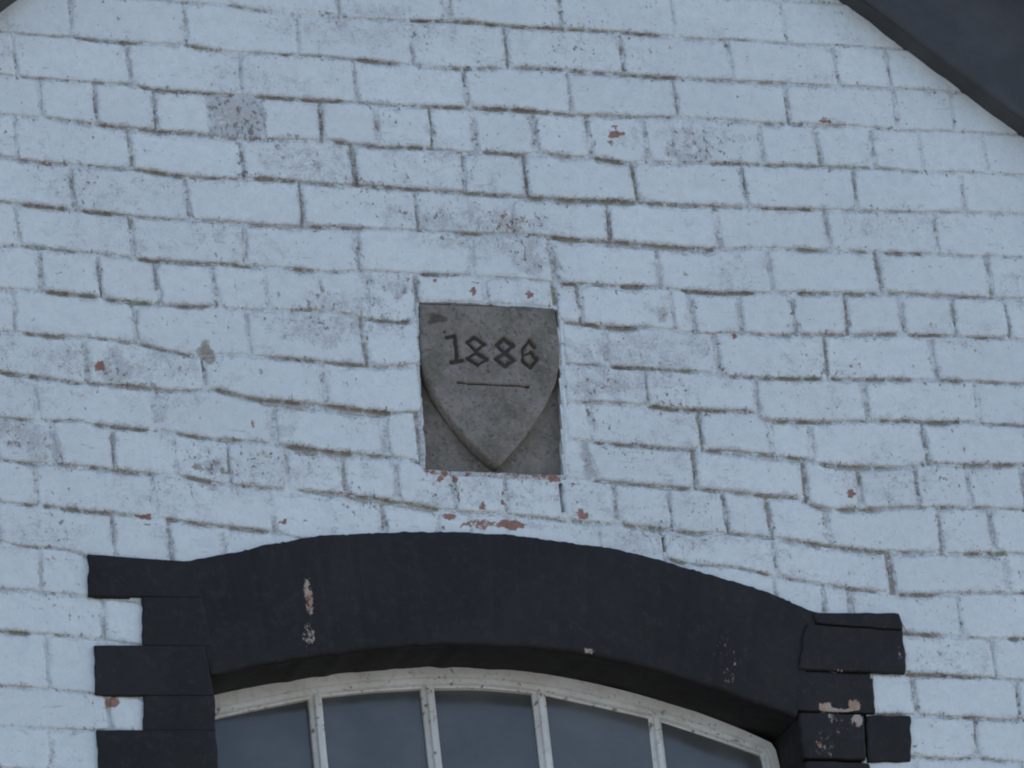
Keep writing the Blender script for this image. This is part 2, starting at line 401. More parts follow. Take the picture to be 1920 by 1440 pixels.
# stretches where the joint stands open: (x0, x1, strength, extra width px)
OP = {
'U': [],
'0': [(336,360,.7,0),(430,500,.6,0),(683,720,.4,0),(765,1060,.9,0),(1060,1240,.7,1),(1270,1410,.45,0),(1410,1510,.35,0)],
'A': [(28,140,.4,0),(139,270,.8,1),(353,422,.7,2),(516,545,.9,0),(545,670,.6,1),(669,748,.95,2),(810,885,.8,2),(885,950,.5,0),(960,1063,.7,0),(1063,1182,.75,4),(1182,1279,.9,2),(1279,1377,.6,1),(1377,1573,.6,2),(1573,1740,.25,0)],
'B': [(39,120,.5,0),(170,250,.5,0),(260,445,.8,1),(480,555,.9,1),(563,648,.9,1),(695,770,.7,0),(785,874,.85,0),(890,1030,1,2),(1030,1182,.7,2),(1182,1280,.4,0),(1430,1475,.6,3),(1480,1590,.5,2)],
'C': [(106,180,.6,3),(172,330,.8,4),(320,460,.75,4),(627,660,1,2),(658,800,.9,2),(800,900,.6,1),(905,985,.9,1),(1024,1090,.7,3),(1116,1175,1,2),(1220,1310,.4,2),(1330,1430,.8,1),(1430,1545,.7,1),(1545,1640,.6,1),(1640,1730,.4,0)],
'D': [(10,125,.7,3),(125,250,.6,3),(250,345,.9,2),(353,450,.8,0),(470,560,.9,2),(565,620,.6,3),(595,650,.7,3),(660,960,.8,2),(960,1200,1,4),(1200,1310,.9,4),(1310,1400,.5,0),(1420,1535,.8,0),(1609,1650,.5,0),(1650,1800,.3,0)],
'E': [(0,130,.9,1),(145,220,.9,1),(220,320,.5,0),(375,500,.8,4),(480,570,.6,2),(575,680,.9,1),(845,910,.8,5),(1030,1100,1,4),(1100,1345,.9,7),(1370,1460,.35,2),(1475,1555,.9,2),(1600,1625,.7,1),(1655,1730,.8,2),(1730,1900,.25,0)],
'F': [(0,20,.8,0),(35,145,.8,1),(195,215,.6,0),(255,480,.9,2),(535,600,1,4),(600,650,.4,0),(785,860,.9,1),(925,1010,.4,0),(1048,1090,.9,0),(1095,1160,.6,0),(1160,1215,1,6),(1280,1420,.9,2),(1490,1560,.9,3),(1580,1645,.9,3),(1668,1720,.8,2),(1720,1850,.6,2),(1850,1920,.4,1)],
'G': [(83,185,.9,1),(200,282,1,3),(282,330,.5,0),(330,395,.9,0),(540,600,.5,0),(600,640,.4,0),(690,770,.9,1),(800,1030,.8,0),(1057,1085,.7,0),(1090,1195,1,4),(1270,1330,.3,0),(1410,1488,.6,0),(1500,1590,.7,2),(1595,1680,.9,4),(1700,1785,.8,0),(1820,1890,.8,0)],
'H': [(45,125,.9,1),(180,200,.8,1),(215,255,.8,4),(255,365,.7,2),(502,550,1,2),(550,690,.9,2),(690,780,.6,2),(1060,1130,.6,0),(1145,1230,.9,1),(1230,1318,.8,1),(1365,1390,1,3),(1390,1545,.9,0),(1555,1720,.9,3),(1760,1810,.8,2),(1810,1920,.5,0)],
'Il': [(0,160,.9,2),(165,250,.6,1),(245,330,.6,4),(330,380,.5,0),(410,500,.9,4),(480,735,1,10),(735,780,.4,0)],
'Ir': [(1060,1075,.8,0),(1140,1200,.4,0),(1215,1310,.9,1),(1310,1360,.8,0),(1360,1404,.4,2),(1430,1560,.9,1),(1560,1640,.5,0),(1640,1710,.8,2),(1710,1800,1,3),(1800,1820,.5,0),(1840,1920,.6,0)],
'Jl': [(0,62,.7,0),(75,115,.5,0),(175,285,.95,1),(325,400,.9,2),(400,458,.7,4),(536,670,1,7),(670,790,.6,4),(800,1050,.45,6)],
'Jr': [(1060,1080,.3,0),(1115,1200,.8,1),(1200,1280,.7,1),(1320,1510,.8,6),(1535,1700,.9,5),(1700,1735,.6,0),(1800,1905,.8,5)],
'K': [(0,30,.4,0),(30,80,.6,2),(115,180,.5,4),(170,290,.8,4),(345,420,.9,3),(425,480,.5,0),(480,530,.7,0),(560,640,.8,4),(640,830,.9,7),(830,960,.5,5),(960,1060,.6,3),(1055,1150,.6,4),(1165,1260,.8,5),(1260,1330,.7,5),(1365,1460,.6,1),(1460,1570,.9,4),(1570,1660,1,5),(1660,1740,.6,5),(1810,1890,1,5)],
'Kr': [(1115,1200,.9,1),(1200,1295,.8,3),(1310,1505,.8,1),(1515,1560,.9,4),(1560,1660,.8,4),(1660,1740,.5,1),(1820,1860,.7,2)],
'Ml': [(28,60,.8,0),(83,220,.9,1),(225,240,.6,2),(255,280,.6,2),(305,345,1,2),(345,420,.8,1),(420,500,.9,3)],
'Mr': [(1249,1290,.7,0),(1300,1380,.6,0),(1380,1450,.7,0),(1455,1540,.6,0),(1540,1645,.9,1),(1685,1765,.9,1),(1800,1860,.4,0),(1900,1920,.5,0)],
'Nl': [(28,75,.8,0),(75,115,.5,0)],
'Nr': [(1692,1765,.9,1),(1890,1920,.8,5)],
'Ol': [(60,120,.3,0)], 'Or': [(1698,1850,.9,1),(1850,1920,.4,0)],
'Pl': [(0,58,.9,1),(100,128,.6,0),(240,270,.5,1)],
'Pr': [(1642,1700,.8,1),(1700,1800,.4,2),(1800,1920,.7,1)],
'Ql': [(0,50,.3,1)], 'Qr': [(1709,1820,.6,0),(1835,1890,.6,0)],
'Rl': [], 'Sl': [], 'Sr': [],
}
PXM = 1.0 / 930.0        # metres per photo pixel on the wall, roughly

class Line:
    def __init__(self, key):
        pts = unp(LN[key])
        dx = np.arange(pts[0, 0], pts[-1, 0], .004)
        dz = np.interp(dx, pts[:, 0], pts[:, 1])
        kk = np.hanning(13); kk /= kk.sum()
        dz = np.convolve(np.pad(dz, 6, mode='edge'), kk, mode='valid')
        self.X, self.Z = dx, dz
        pX = pts[:, 0]
        xs = np.array([p[0] for p in LN[key]], float)
        self.pxX = xs
        self.ops = []
        for a, b, s, w in OP[key]:
            xa, xb = np.interp([a, b], xs, pX)
            self.ops.append((xa, xb, s, w * PXM))
        self.seed = sum(map(ord, key)) * 7
    def z(self, X):
        X = np.asarray(X, float)
        z = np.interp(X, self.X, self.Z)
        # hand-laid wobble
        return z + (vnoise(X * 18, X * 0 + 3.3, self.seed) - .5) * .0016 + (vnoise(X * 90, X * 0 + 1.3, self.seed) - .5) * .0013
    def op(self, X):
        """openness 0..1 and extra width in metres"""
        X = np.asarray(X, float)
        Xw = X + (vnoise(X * 60, X * 0, self.seed + 5) - .5) * .012
        o = .13 + .16 * vnoise(X * 30, X * 0 + 8.1, self.seed + 6)
        w = np.zeros(X.shape)
        for a, b, s, e in self.ops:
            m = sstep(a - .008, a + .010, Xw) * (1 - sstep(b - .010, b + .008, Xw))
            o = np.maximum(o, m * s)
            m2 = sstep(a - .002, a + .03, Xw) * (1 - sstep(b - .03, b + .002, Xw))
            w = np.maximum(w, m2 * e)
        o = o * (.62 + .38 * sstep(.25, .6, fbm(X * 48, X * 0 + 2.2, self.seed + 3, 2)))
        w = w * (.75 + .4 * fbm(X * 26, X * 0 + 7.2, self.seed + 4, 2))
        out = (X < self.X[0]) | (X > self.X[-1])
        if len(self.ops):
            o = np.where(out, .2 + .6 * sstep(.4, .6, vnoise(X * 9, X * 0, self.seed + 9)), o)
        return o, w

LINES = {k: Line(k) for k in LN}

# ------------------------------------------------------------------ measured courses
# (upper line, lower line, xmin px, xmax px, header?, [(x, openness, extra width px)])
ROWS = [
('U','0',None,None,0,[(205,.1,0),(425,.15,0),(633,.6,0),(838,.5,5),(1050,.45,2),(1262,.05,0),(1470,.05,0),(1680,.05,0)]),
('0','A',None,None,0,[(132,.4,2),(347,.45,1),(558,.25,0),(772,.45,1),(949,.9,1),(1166,.85,3),(1370,.2,0),(1567,.15,0),(1666,.5,0),(1868,.2,0)]),
('A','B',None,None,0,[(27,.3,1),(241,.3,1),(452,.5,0),(665,.04,0),(873,.8,0),(1067,.3,1),(1267,.8,0),(1475,.85,1),(1681,.1,0),(1787,.3,0)]),
('B','C',None,None,1,[(75,.05,0),(179,.7,1),(290,.85,1),(392,.5,2),(492,.15,0),(602,.9,2),(707,.8,1),(808,.9,1),(891,.55,3),(1002,.55,3),(1104,.8,3),(1211,.6,3),(1264,.15,0),(1324,.35,2),(1427,.2,0),(1534,.7,3),(1637,.6,2),(1728,.08,0),(1848,.25,0)]),
('C','D',None,None,0,[(28,.5,0),(244,.75,1),(454,.8,0),(663,.9,4),(869,.8,1),(986,.95,2),(1190,.95,2),(1396,.7,0),(1603,.6,1),(1805,.25,1)]),
('D','E',None,None,0,[(136,.75,0),(351,.75,1),(565,.9,0),(781,.85,1),(960,.05,0),(1141,.95,2),(1346,.7,3),(1552,.75,2),(1756,.55,1)]),
('E','F',None,None,0,[(32,.4,0),(247,.75,2),(458,.55,0),(669,.45,2),(884,.25,3),(1035,.5,8),(1234,.5,1),(1443,.2,2),(1648,.8,2),(1855,.7,4)]),
('F','G',None,None,1,[(75,.55,2),(186,.85,1),(294,.7,2),(403,.8,1),(500,.04,0),(602,.3,0),(690,.15,0),(782,.8,3),(910,.06,0),(1039,.9,4),(1085,.85,3),(1262,.15,0),(1299,.4,2),(1388,.4,1),(1488,.8,0),(1588,.95,3),(1691,.85,1),(1789,.65,1),(1889,.7,0)]),
('G','H',None,787,0,[(26,.4,0),(253,.7,0),(465,.05,0),(683,.85,3)]),
('G','H',1056,None,0,[(1135,.5,8),(1343,.3,9),(1549,.8,2),(1750,.6,1)]),
('H','Il',None,791,0,[(-50,.3,0),(161,.45,4),(383,.6,0),(606,.4,6)]),
('H','Ir',1057,None,0,[(1213,.5,0),(1420,.8,0),(1623,.55,6),(1832,.25,1)]),
('Il','Jl',None,783,0,[(68,.2,2),(288,.35,5),(512,.3,8),(722,.3,4)]),
('Ir','Jr',1058,None,0,[(1107,.25,2),(1314,.9,3),(1446,.35,0),(1521,.4,2),(1735,.85,2)]),
('Jl','K',None,1054,1,[(-8,.2,0),(100,.4,7),(212,.65,1),(327,.15,0),(430,.75,0),(538,.2,3),(644,.65,2),(744,.5,2),(852,.55,4),(949,.45,3)]),
('Jr','Kr',1058,None,0,[(1100,.4,9),(1302,.9,4),(1508,.9,2),(1612,.85,3),(1720,.7,3),(1818,.45,2),(1919,.5,3)]),
('Kr','K',1057,None,1,[(1154,.5,4),(1257,.55,1),(1360,.85,1),(1442,.9,4),(1552,.8,6),(1763,.8,2)]),
('K','Ml',None,1246,0,[(67,.25,3),(289,.35,5),(510,.55,1),(720,.7,1),(824,.4,1),(883,.2,0),(952,.3,0),(1124,.15,0)]),
('K','Mr',1246,None,0,[(1453,.7,0),(1670,.95,9),(1890,.25,3)]),
('Ml','Nl',None,640,0,[(212,.5,0),(319,.85,1),(420,.1,0)]),
('Mr','Nr',1270,None,0,[(1455,.3,0),(1545,.7,1),(1595,.6,2),(1800,.1,0)]),
('Nl','Ol',None,176,0,[(76,.2,0)]),
('Nr','Or',1678,None,0,[(1864,.4,1)]),
('Ol','Pl',None,277,0,[(-12,.2,0),(195,.5,0)]),
('Or','Pr',1624,None,0,[(1714,.6,1),(1909,.5,0)]),
('Pl','Ql',None,190,0,[(88,.2,0)]),
('Pr','Qr',1692,None,0,[(1830,.7,0)]),
('Ql','Rl',None,277,0,[(-20,.2,0),(205,.4,4)]),
('Qr','Sr',1620,None,0,[(1722,.3,0)]),
('Rl','Sl',None,193,0,[(95,.2,0)]),
]

# ------------------------------------------------------------------ verge, arch outline
(vx0, vz0), (vx1, vz1) = unp([(1592, 11), (1912, 250)])
PITCH = (vz0 - vz1) / (vx1 - vx0)
(lx0, lz0), = unp([(14, 10)])
# right verge: z = vz0 - PITCH (x - vx0); left verge: z = lz0 + PITCH (x - lx0)
APX = (vz0 + PITCH * vx0 - lz0 + PITCH * lx0) / (2 * PITCH)
APZ = vz0 - PITCH * (APX - vx0)
HALF = 3.1
XA, XB = APX - HALF, APX + HALF
EAVES = APZ - PITCH * HALF

def verge(X):
    return APZ - PITCH * np.abs(np.asarray(X, float) - APX)

EXT = [(165,1042),(240,1047),(345,1053),(390,1046),(440,1037),(500,1022),(590,1006),(700,1000),(850,998),(960,1006),(1090,1021),(1180,1036),(1240,1053),(1320,1075),(1400,1098),(1450,1115),(1500,1138),(1530,1147),(1548,1149),(1600,1152),(1690,1154)]
EXTW = unp(EXT)
def extz(X):
    z = np.interp(X, EXTW[:, 0], EXTW[:, 1])
    return np.where((X >= EXTW[0, 0]) & (X <= EXTW[-1, 0]), z, -1e9)

# ------------------------------------------------------------------ wear on the paint (photo pixels)
PATCH = [  # cx, cy, rx, ry, kind, strength
(443,218,50,44,'b',.8),(443,228,22,18,'d',.35),(1160,250,17,7,'r',1.1),(1150,236,9,5,'r',.9),(1144,265,8,6,'r',.8),
(1165,258,55,42,'w',.45),(1295,270,36,40,'w',.6),(205,680,46,42,'w',.75),(187,687,9,9,'r',.95),(290,690,80,42,'w',.35),
(258,724,50,8,'d',.6),(388,662,15,22,'d',.9),(940,418,70,45,'w',.62),(990,470,60,45,'w',.55),(958,420,30,18,'r',.42),(700,528,70,24,'w',.5),
(740,540,30,16,'w',.6),(890,547,7,6,'r',1.2),(995,551,8,8,'r',1.2),(812,530,5,4,'r',.8),(889,530,8,3,'r',.8),(940,543,4,7,'r',.6),
(600,640,60,24,'w',.55),(560,600,90,20,'w',.4),(1232,597,19,14,'w',.95),(1320,632,50,28,'w',.5),(1290,610,60,35,'w',.4),(1265,618,6,6,'r',.6),
(1130,718,72,36,'w',.62),(1170,722,40,20,'r',.3),(50,828,55,46,'w',.6),(103,836,20,36,'w',.6),(958,984,26,9,'r',1.15),(905,984,42,9,'r',.7),
(845,967,14,5,'r',.95),(905,950,4,8,'r',1),(860,935,4,12,'r',.85),(940,921,5,5,'r',1),(940,938,5,6,'r',.9),(800,883,5,4,'r',.9),(814,887,6,5,'r',.9),
(833,890,8,5,'r',1.),(826,898,5,4,'r',1),(856,900,6,5,'r',1),(872,889,5,4,'r',.9),(1000,890,40,7,'r',.6),(1038,897,14,8,'r',.8),(1092,962,10,11,'r',.85),
(1597,926,10,9,'r',1.05),(1074,907,7,5,'r',1),(1102,885,20,36,'w',.7),(1345,690,14,40,'w',.7),(1035,500,18,34,'w',.65),(500,850,12,10,'d',.55),
(508,852,5,10,'r',.6),(370,878,9,6,'d',.9),(392,885,14,8,'w',.9),(420,886,4,5,'d',.9),(279,983,5,5,'d',.8),(314,991,4,4,'d',.8),(533,978,8,5,'r',1.),
(570,975,20,4,'r',.45),(270,967,14,5,'r',.7),(230,967,6,5,'d',.6),(1384,184,2.5,9,'r',.75),(444,352,5,4,'d',.4),(488,697,5,6,'d',.95),(522,555,4,6,'d',.9),
(605,545,4,9,'d',.7),(476,795,4,6,'r',.8),(62,600,5,7,'d',.7),(1032,350,4,6,'d',.2),(520,795,34,40,'w',.4),(290,775,16,34,'w',.5),(1190,1075,60,20,'w',.3),
(1280,1062,40,9,'w',.6),(1000,985,90,14,'w',.5),(640,970,60,18,'w',.35),(640,1000,80,8,'w',.4),(1690,445,70,30,'w',.3),(1580,420,40,30,'w',.3),
(600,330,60,26,'w',.35),(590,310,14,12,'d',.35),(760,30,90,30,'w',.3),(660,150,120,30,'w',.28),(480,160,60,30,'w',.25),(1375,812,60,30,'w',.25),(1470,980,40,30,'w',.3),
(1360,1000,30,6,'r',.3),(1548,228,14,5,'r',.8),(1540,225,30,8,'w',.5),(1800,290,60,40,'w',.2),(700,880,26,20,'w',.45),(812,892,40,14,'w',.4),(850,440,90,16,'w',.5),
(1376,632,8,5,'r',.7),(1440,690,10,10,'w',.3),(210,1315,10,14,'r',.85),(1230,500,12,30,'w',.4),(1285,515,9,4,'d',.6),(1480,1010,30,8,'d',.3),(1280,985,50,8,'w',.5),
]
PATCH += [(a, b, c, d, 'w', e + .1) for a, b, c, d, e in ((900,430,210,60,.42),(640,600,150,60,.42),(1180,690,140,70,.42),(560,300,110,50,.36),(1250,1010,220,36,.36),(700,50,220,60,.34),(220,680,210,60,.38),(450,890,200,50,.36),(1500,680,160,40,.24),(1700,420,160,40,.28),(200,350,180,60,.26),(1100,90,160,50,.22),(1650,890,160,50,.3),(60,1000,120,60,.3),(1300,250,150,40,.3),(900,930,160,40,.36),(1800,1230,120,60,.26),(480,150,140,40,.3))]
pc = unp([(p[0], p[1]) for p in PATCH])
PX2 = np.linalg.norm(unp([(960, 720)]) - unp([(961, 720)]))
PZ2 = np.linalg.norm(unp([(960, 720)]) - unp([(960, 721)]))

def wear_and_verge_shade(X, Z):
    w = .13 + .26 * sstep(.5, .75, fbm(X * 6, Z * 9, 91)) * np.ones_like(X)
    r = np.zeros_like(X)
    d = np.zeros_like(X)
    jx = X + (fbm(X * 60, Z * 60, 17) - .5) * .016
    jz = Z + (fbm(X * 60, Z * 60, 29) - .5) * .016
    kx = jx + (fbm(X * 14, Z * 14, 37) - .5) * .09
    kz = jz + (fbm(X * 14, Z * 14, 39) - .5) * .07
    for (px, pz), p in zip(pc, PATCH):
        ax, az = (kx, kz) if p[4] == 'w' else (jx, jz)
        if p[4] == 'b':
            q = np.maximum(np.abs(ax - px) / (p[2] * PX2), np.abs(az - pz) / (p[3] * PZ2)) ** 2
        else:
            q = ((ax - px) / (p[2] * PX2)) ** 2 + ((az - pz) / (p[3] * PZ2)) ** 2
        f = p[5] * (1 - sstep(.25 if p[4] == 'w' else .55, 1.45, q))
        if p[4] in 'wb':
            w = np.maximum(w, f)
        elif p[4] == 'r':
            r = np.maximum(r, f)
        else:
            d = np.maximum(d, f)
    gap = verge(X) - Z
    st = np.exp(-np.clip(gap, 0, 9) / .05) * .4  # fades down from the verge: painted shade together with run-off grime
    return w, r, d, st

# ------------------------------------------------------------------ the building
building = empty('brick_building', (APX, 0, 0))
building['label'] = 'whitewashed brick gable end with black bargeboards and a black window arch'
building['category'] = 'building'
wall = empty('gable_wall', (APX, 0, 0), building)

def dropf(e, R, depth):
    t = np.clip(1 - e / R, 0, 1)
    return depth * (1 - np.sqrt(np.clip(1 - t * t, 0, 1)))

VJ = []       # vertical joints, for the mortar: (x, ztop, zbot, openness, width)
nbrick = 0
SIMPLE = []   # bricks outside the picture: (x0, x1, z0, z1)

def axis(n_len, step):
    e = [0, .0015, .0035, .006, .0095, .014]
    inner = n_len - 2 * e[-1]
    k = max(2, int(round(inner / step)))
    a = e + [e[-1] + inner * i / k for i in range(1, k)] + [n_len - t for t in e[::-1]]
    return np.array(a) / n_len

def brick(lt, lb, xl, xr, jl, jr, over=False):
    """xl, xr: wall X of the joint centres; jl, jr: (openness, width m) of the end joints"""
    global nbrick
    xm = (xl + xr) / 2
    zt0, zb0 = float(lt.z(xm)), float(lb.z(xm))
    if zb0 > max(verge(xl), verge(xr)) - .004:
        return
    pxs, pys = proj([xl, xr, xl, xr], [zt0, zt0, zb0, zb0])
    if pxs.max() < -12 or pxs.min() > PW + 12 or pys.max() < -12 or pys.min() > PH + 12:
        SIMPLE.append((xl + .004, xr - .004, zb0 + .004, zt0 - .004))
        return
    rnd = random.random
    gl, gr = .002 + jl[1] * .5, .002 + jr[1] * .5
    w, h = xr - xl - gl - gr, zt0 - zb0
    if w < .012:
        return
    us, vs = axis(w, .0075), axis(max(h, .04), .0075)
    Ug, Vg = np.meshgrid(us, vs)
    lean_l, lean_r = jl[2], jr[2]
    XL = xl + gl + lean_l * (Vg - .5) * h + (vnoise(Vg * 4, xl * 37 + Vg * 0, 3) - .5) * .004
    XR = xr - gr + lean_r * (Vg - .5) * h + (vnoise(Vg * 4, xr * 37 + Vg * 0, 4) - .5) * .004
    X = XL + (XR - XL) * Ug
    ot, wt = lt.op(X)
    ob, wb = lb.op(X)
    ZT_ = lt.z(X) - (.0015 + .003 * ot + wt)
    ZB_ = lb.z(X) + (.0015 + .001 * ob)
    Z = ZB_ + (ZT_ - ZB_) * Vg
    hh = np.maximum(ZT_ - ZB_, .004)
    eb, et = Vg * hh, (1 - Vg) * hh
    el, er = Ug * w, (1 - Ug) * w
    ol, orr = jl[0], jr[0]
    nz = fbm(X * 38, Z * 38, 41)
    dp = lambda o: .0027 + .0029 * o
    R = .0032 + .0040 * nz
    dr = np.maximum.reduce([dropf(eb, R * .75, dp(ob)), dropf(et, R * 1.1, dp(ot)), dropf(el, R, dp(ol)), dropf(er, R, dp(orr))])
    # worn corners
    for (ea, ec, oc, oh) in ((el, eb, ol, ob), (er, eb, orr, ob), (el, et, ol, ot), (er, et, orr, ot)):
        rc = .005 + .018 * rnd() ** 1.6
        q = np.hypot(np.maximum(rc - ea, 0), np.maximum(rc - ec, 0))
        e2 = rc - q
        dr = np.maximum(dr, np.where(q > 0, dropf(np.maximum(e2, 0), .0045, .0009 + .0048 * np.maximum(oc, oh)) + np.clip(-e2, 0, .02) * .5, 0))
    tilt = (rnd() - .5) * .004 * (Ug - .5) + (rnd() - .5) * .003 * (Vg - .5)
    base = (rnd() - .5) * .0025
    belly = (fbm(X * 11, Z * 14, 61) - .5) * .0030 + (fbm(X * 42, Z * 42, 67) - .5) * .0016
    wv, rv, dv, st = wear_and_verge_shade(X, Z)
    D = base + tilt + belly - dr - .0012 * np.clip(rv, 0, 1) - .001 * wv * (fbm(X * 120, Z * 120, 71))
    dirt_shade = np.maximum.reduce([dv, ob * .62 * (1 - sstep(0, .003, eb)), ot * .66 * (1 - sstep(0, .006, et)),
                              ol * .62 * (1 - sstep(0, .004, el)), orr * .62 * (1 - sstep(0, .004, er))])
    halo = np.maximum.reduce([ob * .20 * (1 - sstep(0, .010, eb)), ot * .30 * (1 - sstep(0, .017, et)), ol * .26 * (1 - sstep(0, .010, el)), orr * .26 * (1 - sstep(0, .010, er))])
    dirt_shade = np.maximum(dirt_shade, halo) + np.maximum(dirt_shade, halo) * (fbm(X * 70, Z * 70, 123) - .5) * .7
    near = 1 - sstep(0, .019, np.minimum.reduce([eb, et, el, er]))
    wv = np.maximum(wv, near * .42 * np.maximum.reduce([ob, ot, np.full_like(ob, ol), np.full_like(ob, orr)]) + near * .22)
    Z = np.minimum(Z, verge(X) + .012)
    if over:
        Z = np.maximum(Z, extz(X) - .014)
    nu, nv = len(us), len(vs)
    n = nu * nv
    V = np.stack([X.ravel(), -D.ravel(), Z.ravel()], -1)
    Fc = gridfaces(nu, nv)
    ring = list(range(nu)) + [j * nu + nu - 1 for j in range(1, nv)] + [(nv - 1) * nu + i for i in range(nu - 2, -1, -1)] + [j * nu for j in range(nv - 2, 0, -1)]
    back = V[ring].copy()
    back[:, 1] = .045
    m = len(ring)
    V = np.vstack([V, back])
    for k in range(m):
        k2 = (k + 1) % m
        Fc.append((ring[k2], ring[k], n + k, n + k2))
    Fc.append(tuple(n + k for k in range(m)))
    rb = np.array(ring)
    at = {}
    mossv = np.maximum(ob * .9 * (1 - sstep(0, .004, eb)), np.maximum(ol * .8 * (1 - sstep(0, .004, el)), orr * .8 * (1 - sstep(0, .004, er))))
    mossv = np.maximum(mossv, dv * .8)
    for nm, a in (('dirt_shade', dirt_shade), ('bare', rv), ('worn', wv), ('verge_shade_stain', st), ('moss', mossv)):
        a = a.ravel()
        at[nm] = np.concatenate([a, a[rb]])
    c = (xm, 0.0, (zt0 + zb0) / 2)
    mesh_obj('brick', V, Fc, M_WALL, wall, c, at)
    nbrick += 1

def px2X(x, la, lb):
    ya = np.interp(x, *zip(*LN[la]))
    yb = np.interp(x, *zip(*LN[lb]))
    if x < 0 or x > PW:
        x0 = 0 if x < 0 else PW
        X0 = unp([(x0, (ya + yb) / 2)])[0, 0]
        return X0 + (x - x0) * PX2
    return unp([(x, (ya + yb) / 2)])[0, 0]

for (la, lb, x0, x1, hd, js) in ROWS:
    lt, lb_ = LINES[la], LINES[lb]
    J = [(px2X(x, la, lb), max(o * .92, .2), (w * .8 + .3) * PXM, (random.random() - .5) * .09 - .0) for x, o, w in js]
    pitch = .1125 if hd else .226
    if x0 is None:
        while J[0][0] - pitch > XA + .03:
            J.insert(0, (J[0][0] - pitch, .4, .002, 0))
        J.insert(0, (XA, 0, 0, 0))
    else:
        J.insert(0, (px2X(x0, la, lb), .5, 0, 0))
    if x1 is None:
        while J[-1][0] + pitch < XB - .03:
            J.append((J[-1][0] + pitch, .4, .002, 0))
        J.append((XB, 0, 0, 0))
    else:
        J.append((px2X(x1, la, lb), .5, 0, 0))
    for k in range(len(J) - 1):
        a, b = J[k], J[k + 1]
        brick(lt, lb_, a[0], b[0], a[1:], b[1:], la in ('K', 'Ml', 'Mr'))
        if k > 0:
            VJ.append((a[0], float(lt.z(a[0])), float(lb_.z(a[0])), a[1], a[2], a[3]))

# ------------------------------------------------------------------ mortar: relief surface in the joints
(xa, _), (xb, _) = unp([(-60, 720)])[0], unp([(1990, 720)])[0]
zlo, zhi = unp([(960, 1500)])[0, 1] - .06, unp([(960, -40)])[0, 1] + .07
gx = np.arange(xa - .05, xb + .05, .0042)
gz = np.arange(zlo, zhi, .0026)
GX, GZ = np.meshgrid(gx, gz)
opn = np.full(GX.shape, 0.0)      # openness at the vertex
deep = np.zeros(GX.shape)
prox = np.full(GX.shape, 9.0)     # distance to nearest joint
def plate_region(X, Z):
    px, py = proj(X, Z)
    l = 785 + (py - 565) * 10 / 305
    r = 1043 + (py - 578) * 12 / 305
    t = 566 + (px - 785) * 13 / 257
    b = 880 + (px - 795) * 9 / 257
    return (px > l) & (px < r) & (py > t) & (py < b), px, py
ROWSEG = {}
for (la, lb, x0, x1, hd, js) in ROWS:
    for key in (la, lb):
        a = -1e9 if x0 is None else px2X(x0, la, lb)
        b = 1e9 if x1 is None else px2X(x1, la, lb)
        ROWSEG.setdefault(key, []).append((a, b))
for key, L in LINES.items():
    segs = ROWSEG.get(key, [])
    m0 = np.zeros(gx.shape, bool)
    for a, b in segs:
        m0 |= (gx > a - .006) & (gx < b + .006)
    zl = L.z(gx)
    o, w = L.op(gx)
    dz = zl[None, :] - GZ                     # positive below the joint centre
    inside_hi = -.0035 - .002 * o[None, :]
    d = np.where(dz < 0, -dz, np.maximum(dz - w[None, :], 0))
    f = 1 - sstep(.0018, .0062, d)
    f = np.where(m0[None, :], f, 0)
    opn = np.maximum(opn, o[None, :] * f)
    deep = np.maximum(deep, o[None, :] * f * (1 - sstep(.0015, .006, dz)))
    prox = np.minimum(prox, np.where(m0[None, :], np.abs(d), 9))
for x, zt, zb, o, w, ln in VJ:
    i0, i1 = np.searchsorted(gx, [x - .04, x + .04])
    j0, j1 = np.searchsorted(gz, [zb - .002, zt + .002])
    if i1 <= i0 or j1 <= j0:
        continue
    sx, sz = GX[j0:j1, i0:i1], GZ[j0:j1, i0:i1]
    xc = x + ln * (sz - (zt + zb) / 2) + (vnoise(sz * 60, sz * 0 + x * 9, 8) - .5) * .004
    d = np.maximum(np.abs(sx - xc) - w * .5, 0)
    br = .35 + .65 * sstep(.3, .6, vnoise(sz * 55, sz * 0 + x * 31, 9)) if o < .8 else 1.0
    f = (1 - sstep(.0013, .0052, d)) * o * br
    opn[j0:j1, i0:i1] = np.maximum(opn[j0:j1, i0:i1], f)
    deep[j0:j1, i0:i1] = np.maximum(deep[j0:j1, i0:i1], f * .8)
    prox[j0:j1, i0:i1] = np.minimum(prox[j0:j1, i0:i1], d)
inpl, PXg, PYg = plate_region(GX, GZ)
# brown bedding strips beside and under the date stone
strip = ((PXg > 770) & (PXg < 800) & (PYg > 560) & (PYg < 890)) | ((PXg > 1040) & (PXg < 1066) & (PYg > 560) & (PYg < 905)) | ((PXg > 780) & (PXg < 1066) & (PYg > 870) & (PYg < 905))
prox = np.where(strip, 0, prox)
lstrip = (PXg < 800) & (PYg > 745) & strip
opn = np.where(lstrip, np.maximum(opn, .6), opn)
rstrip = (PXg > 1040) & strip & (PYg < 880)
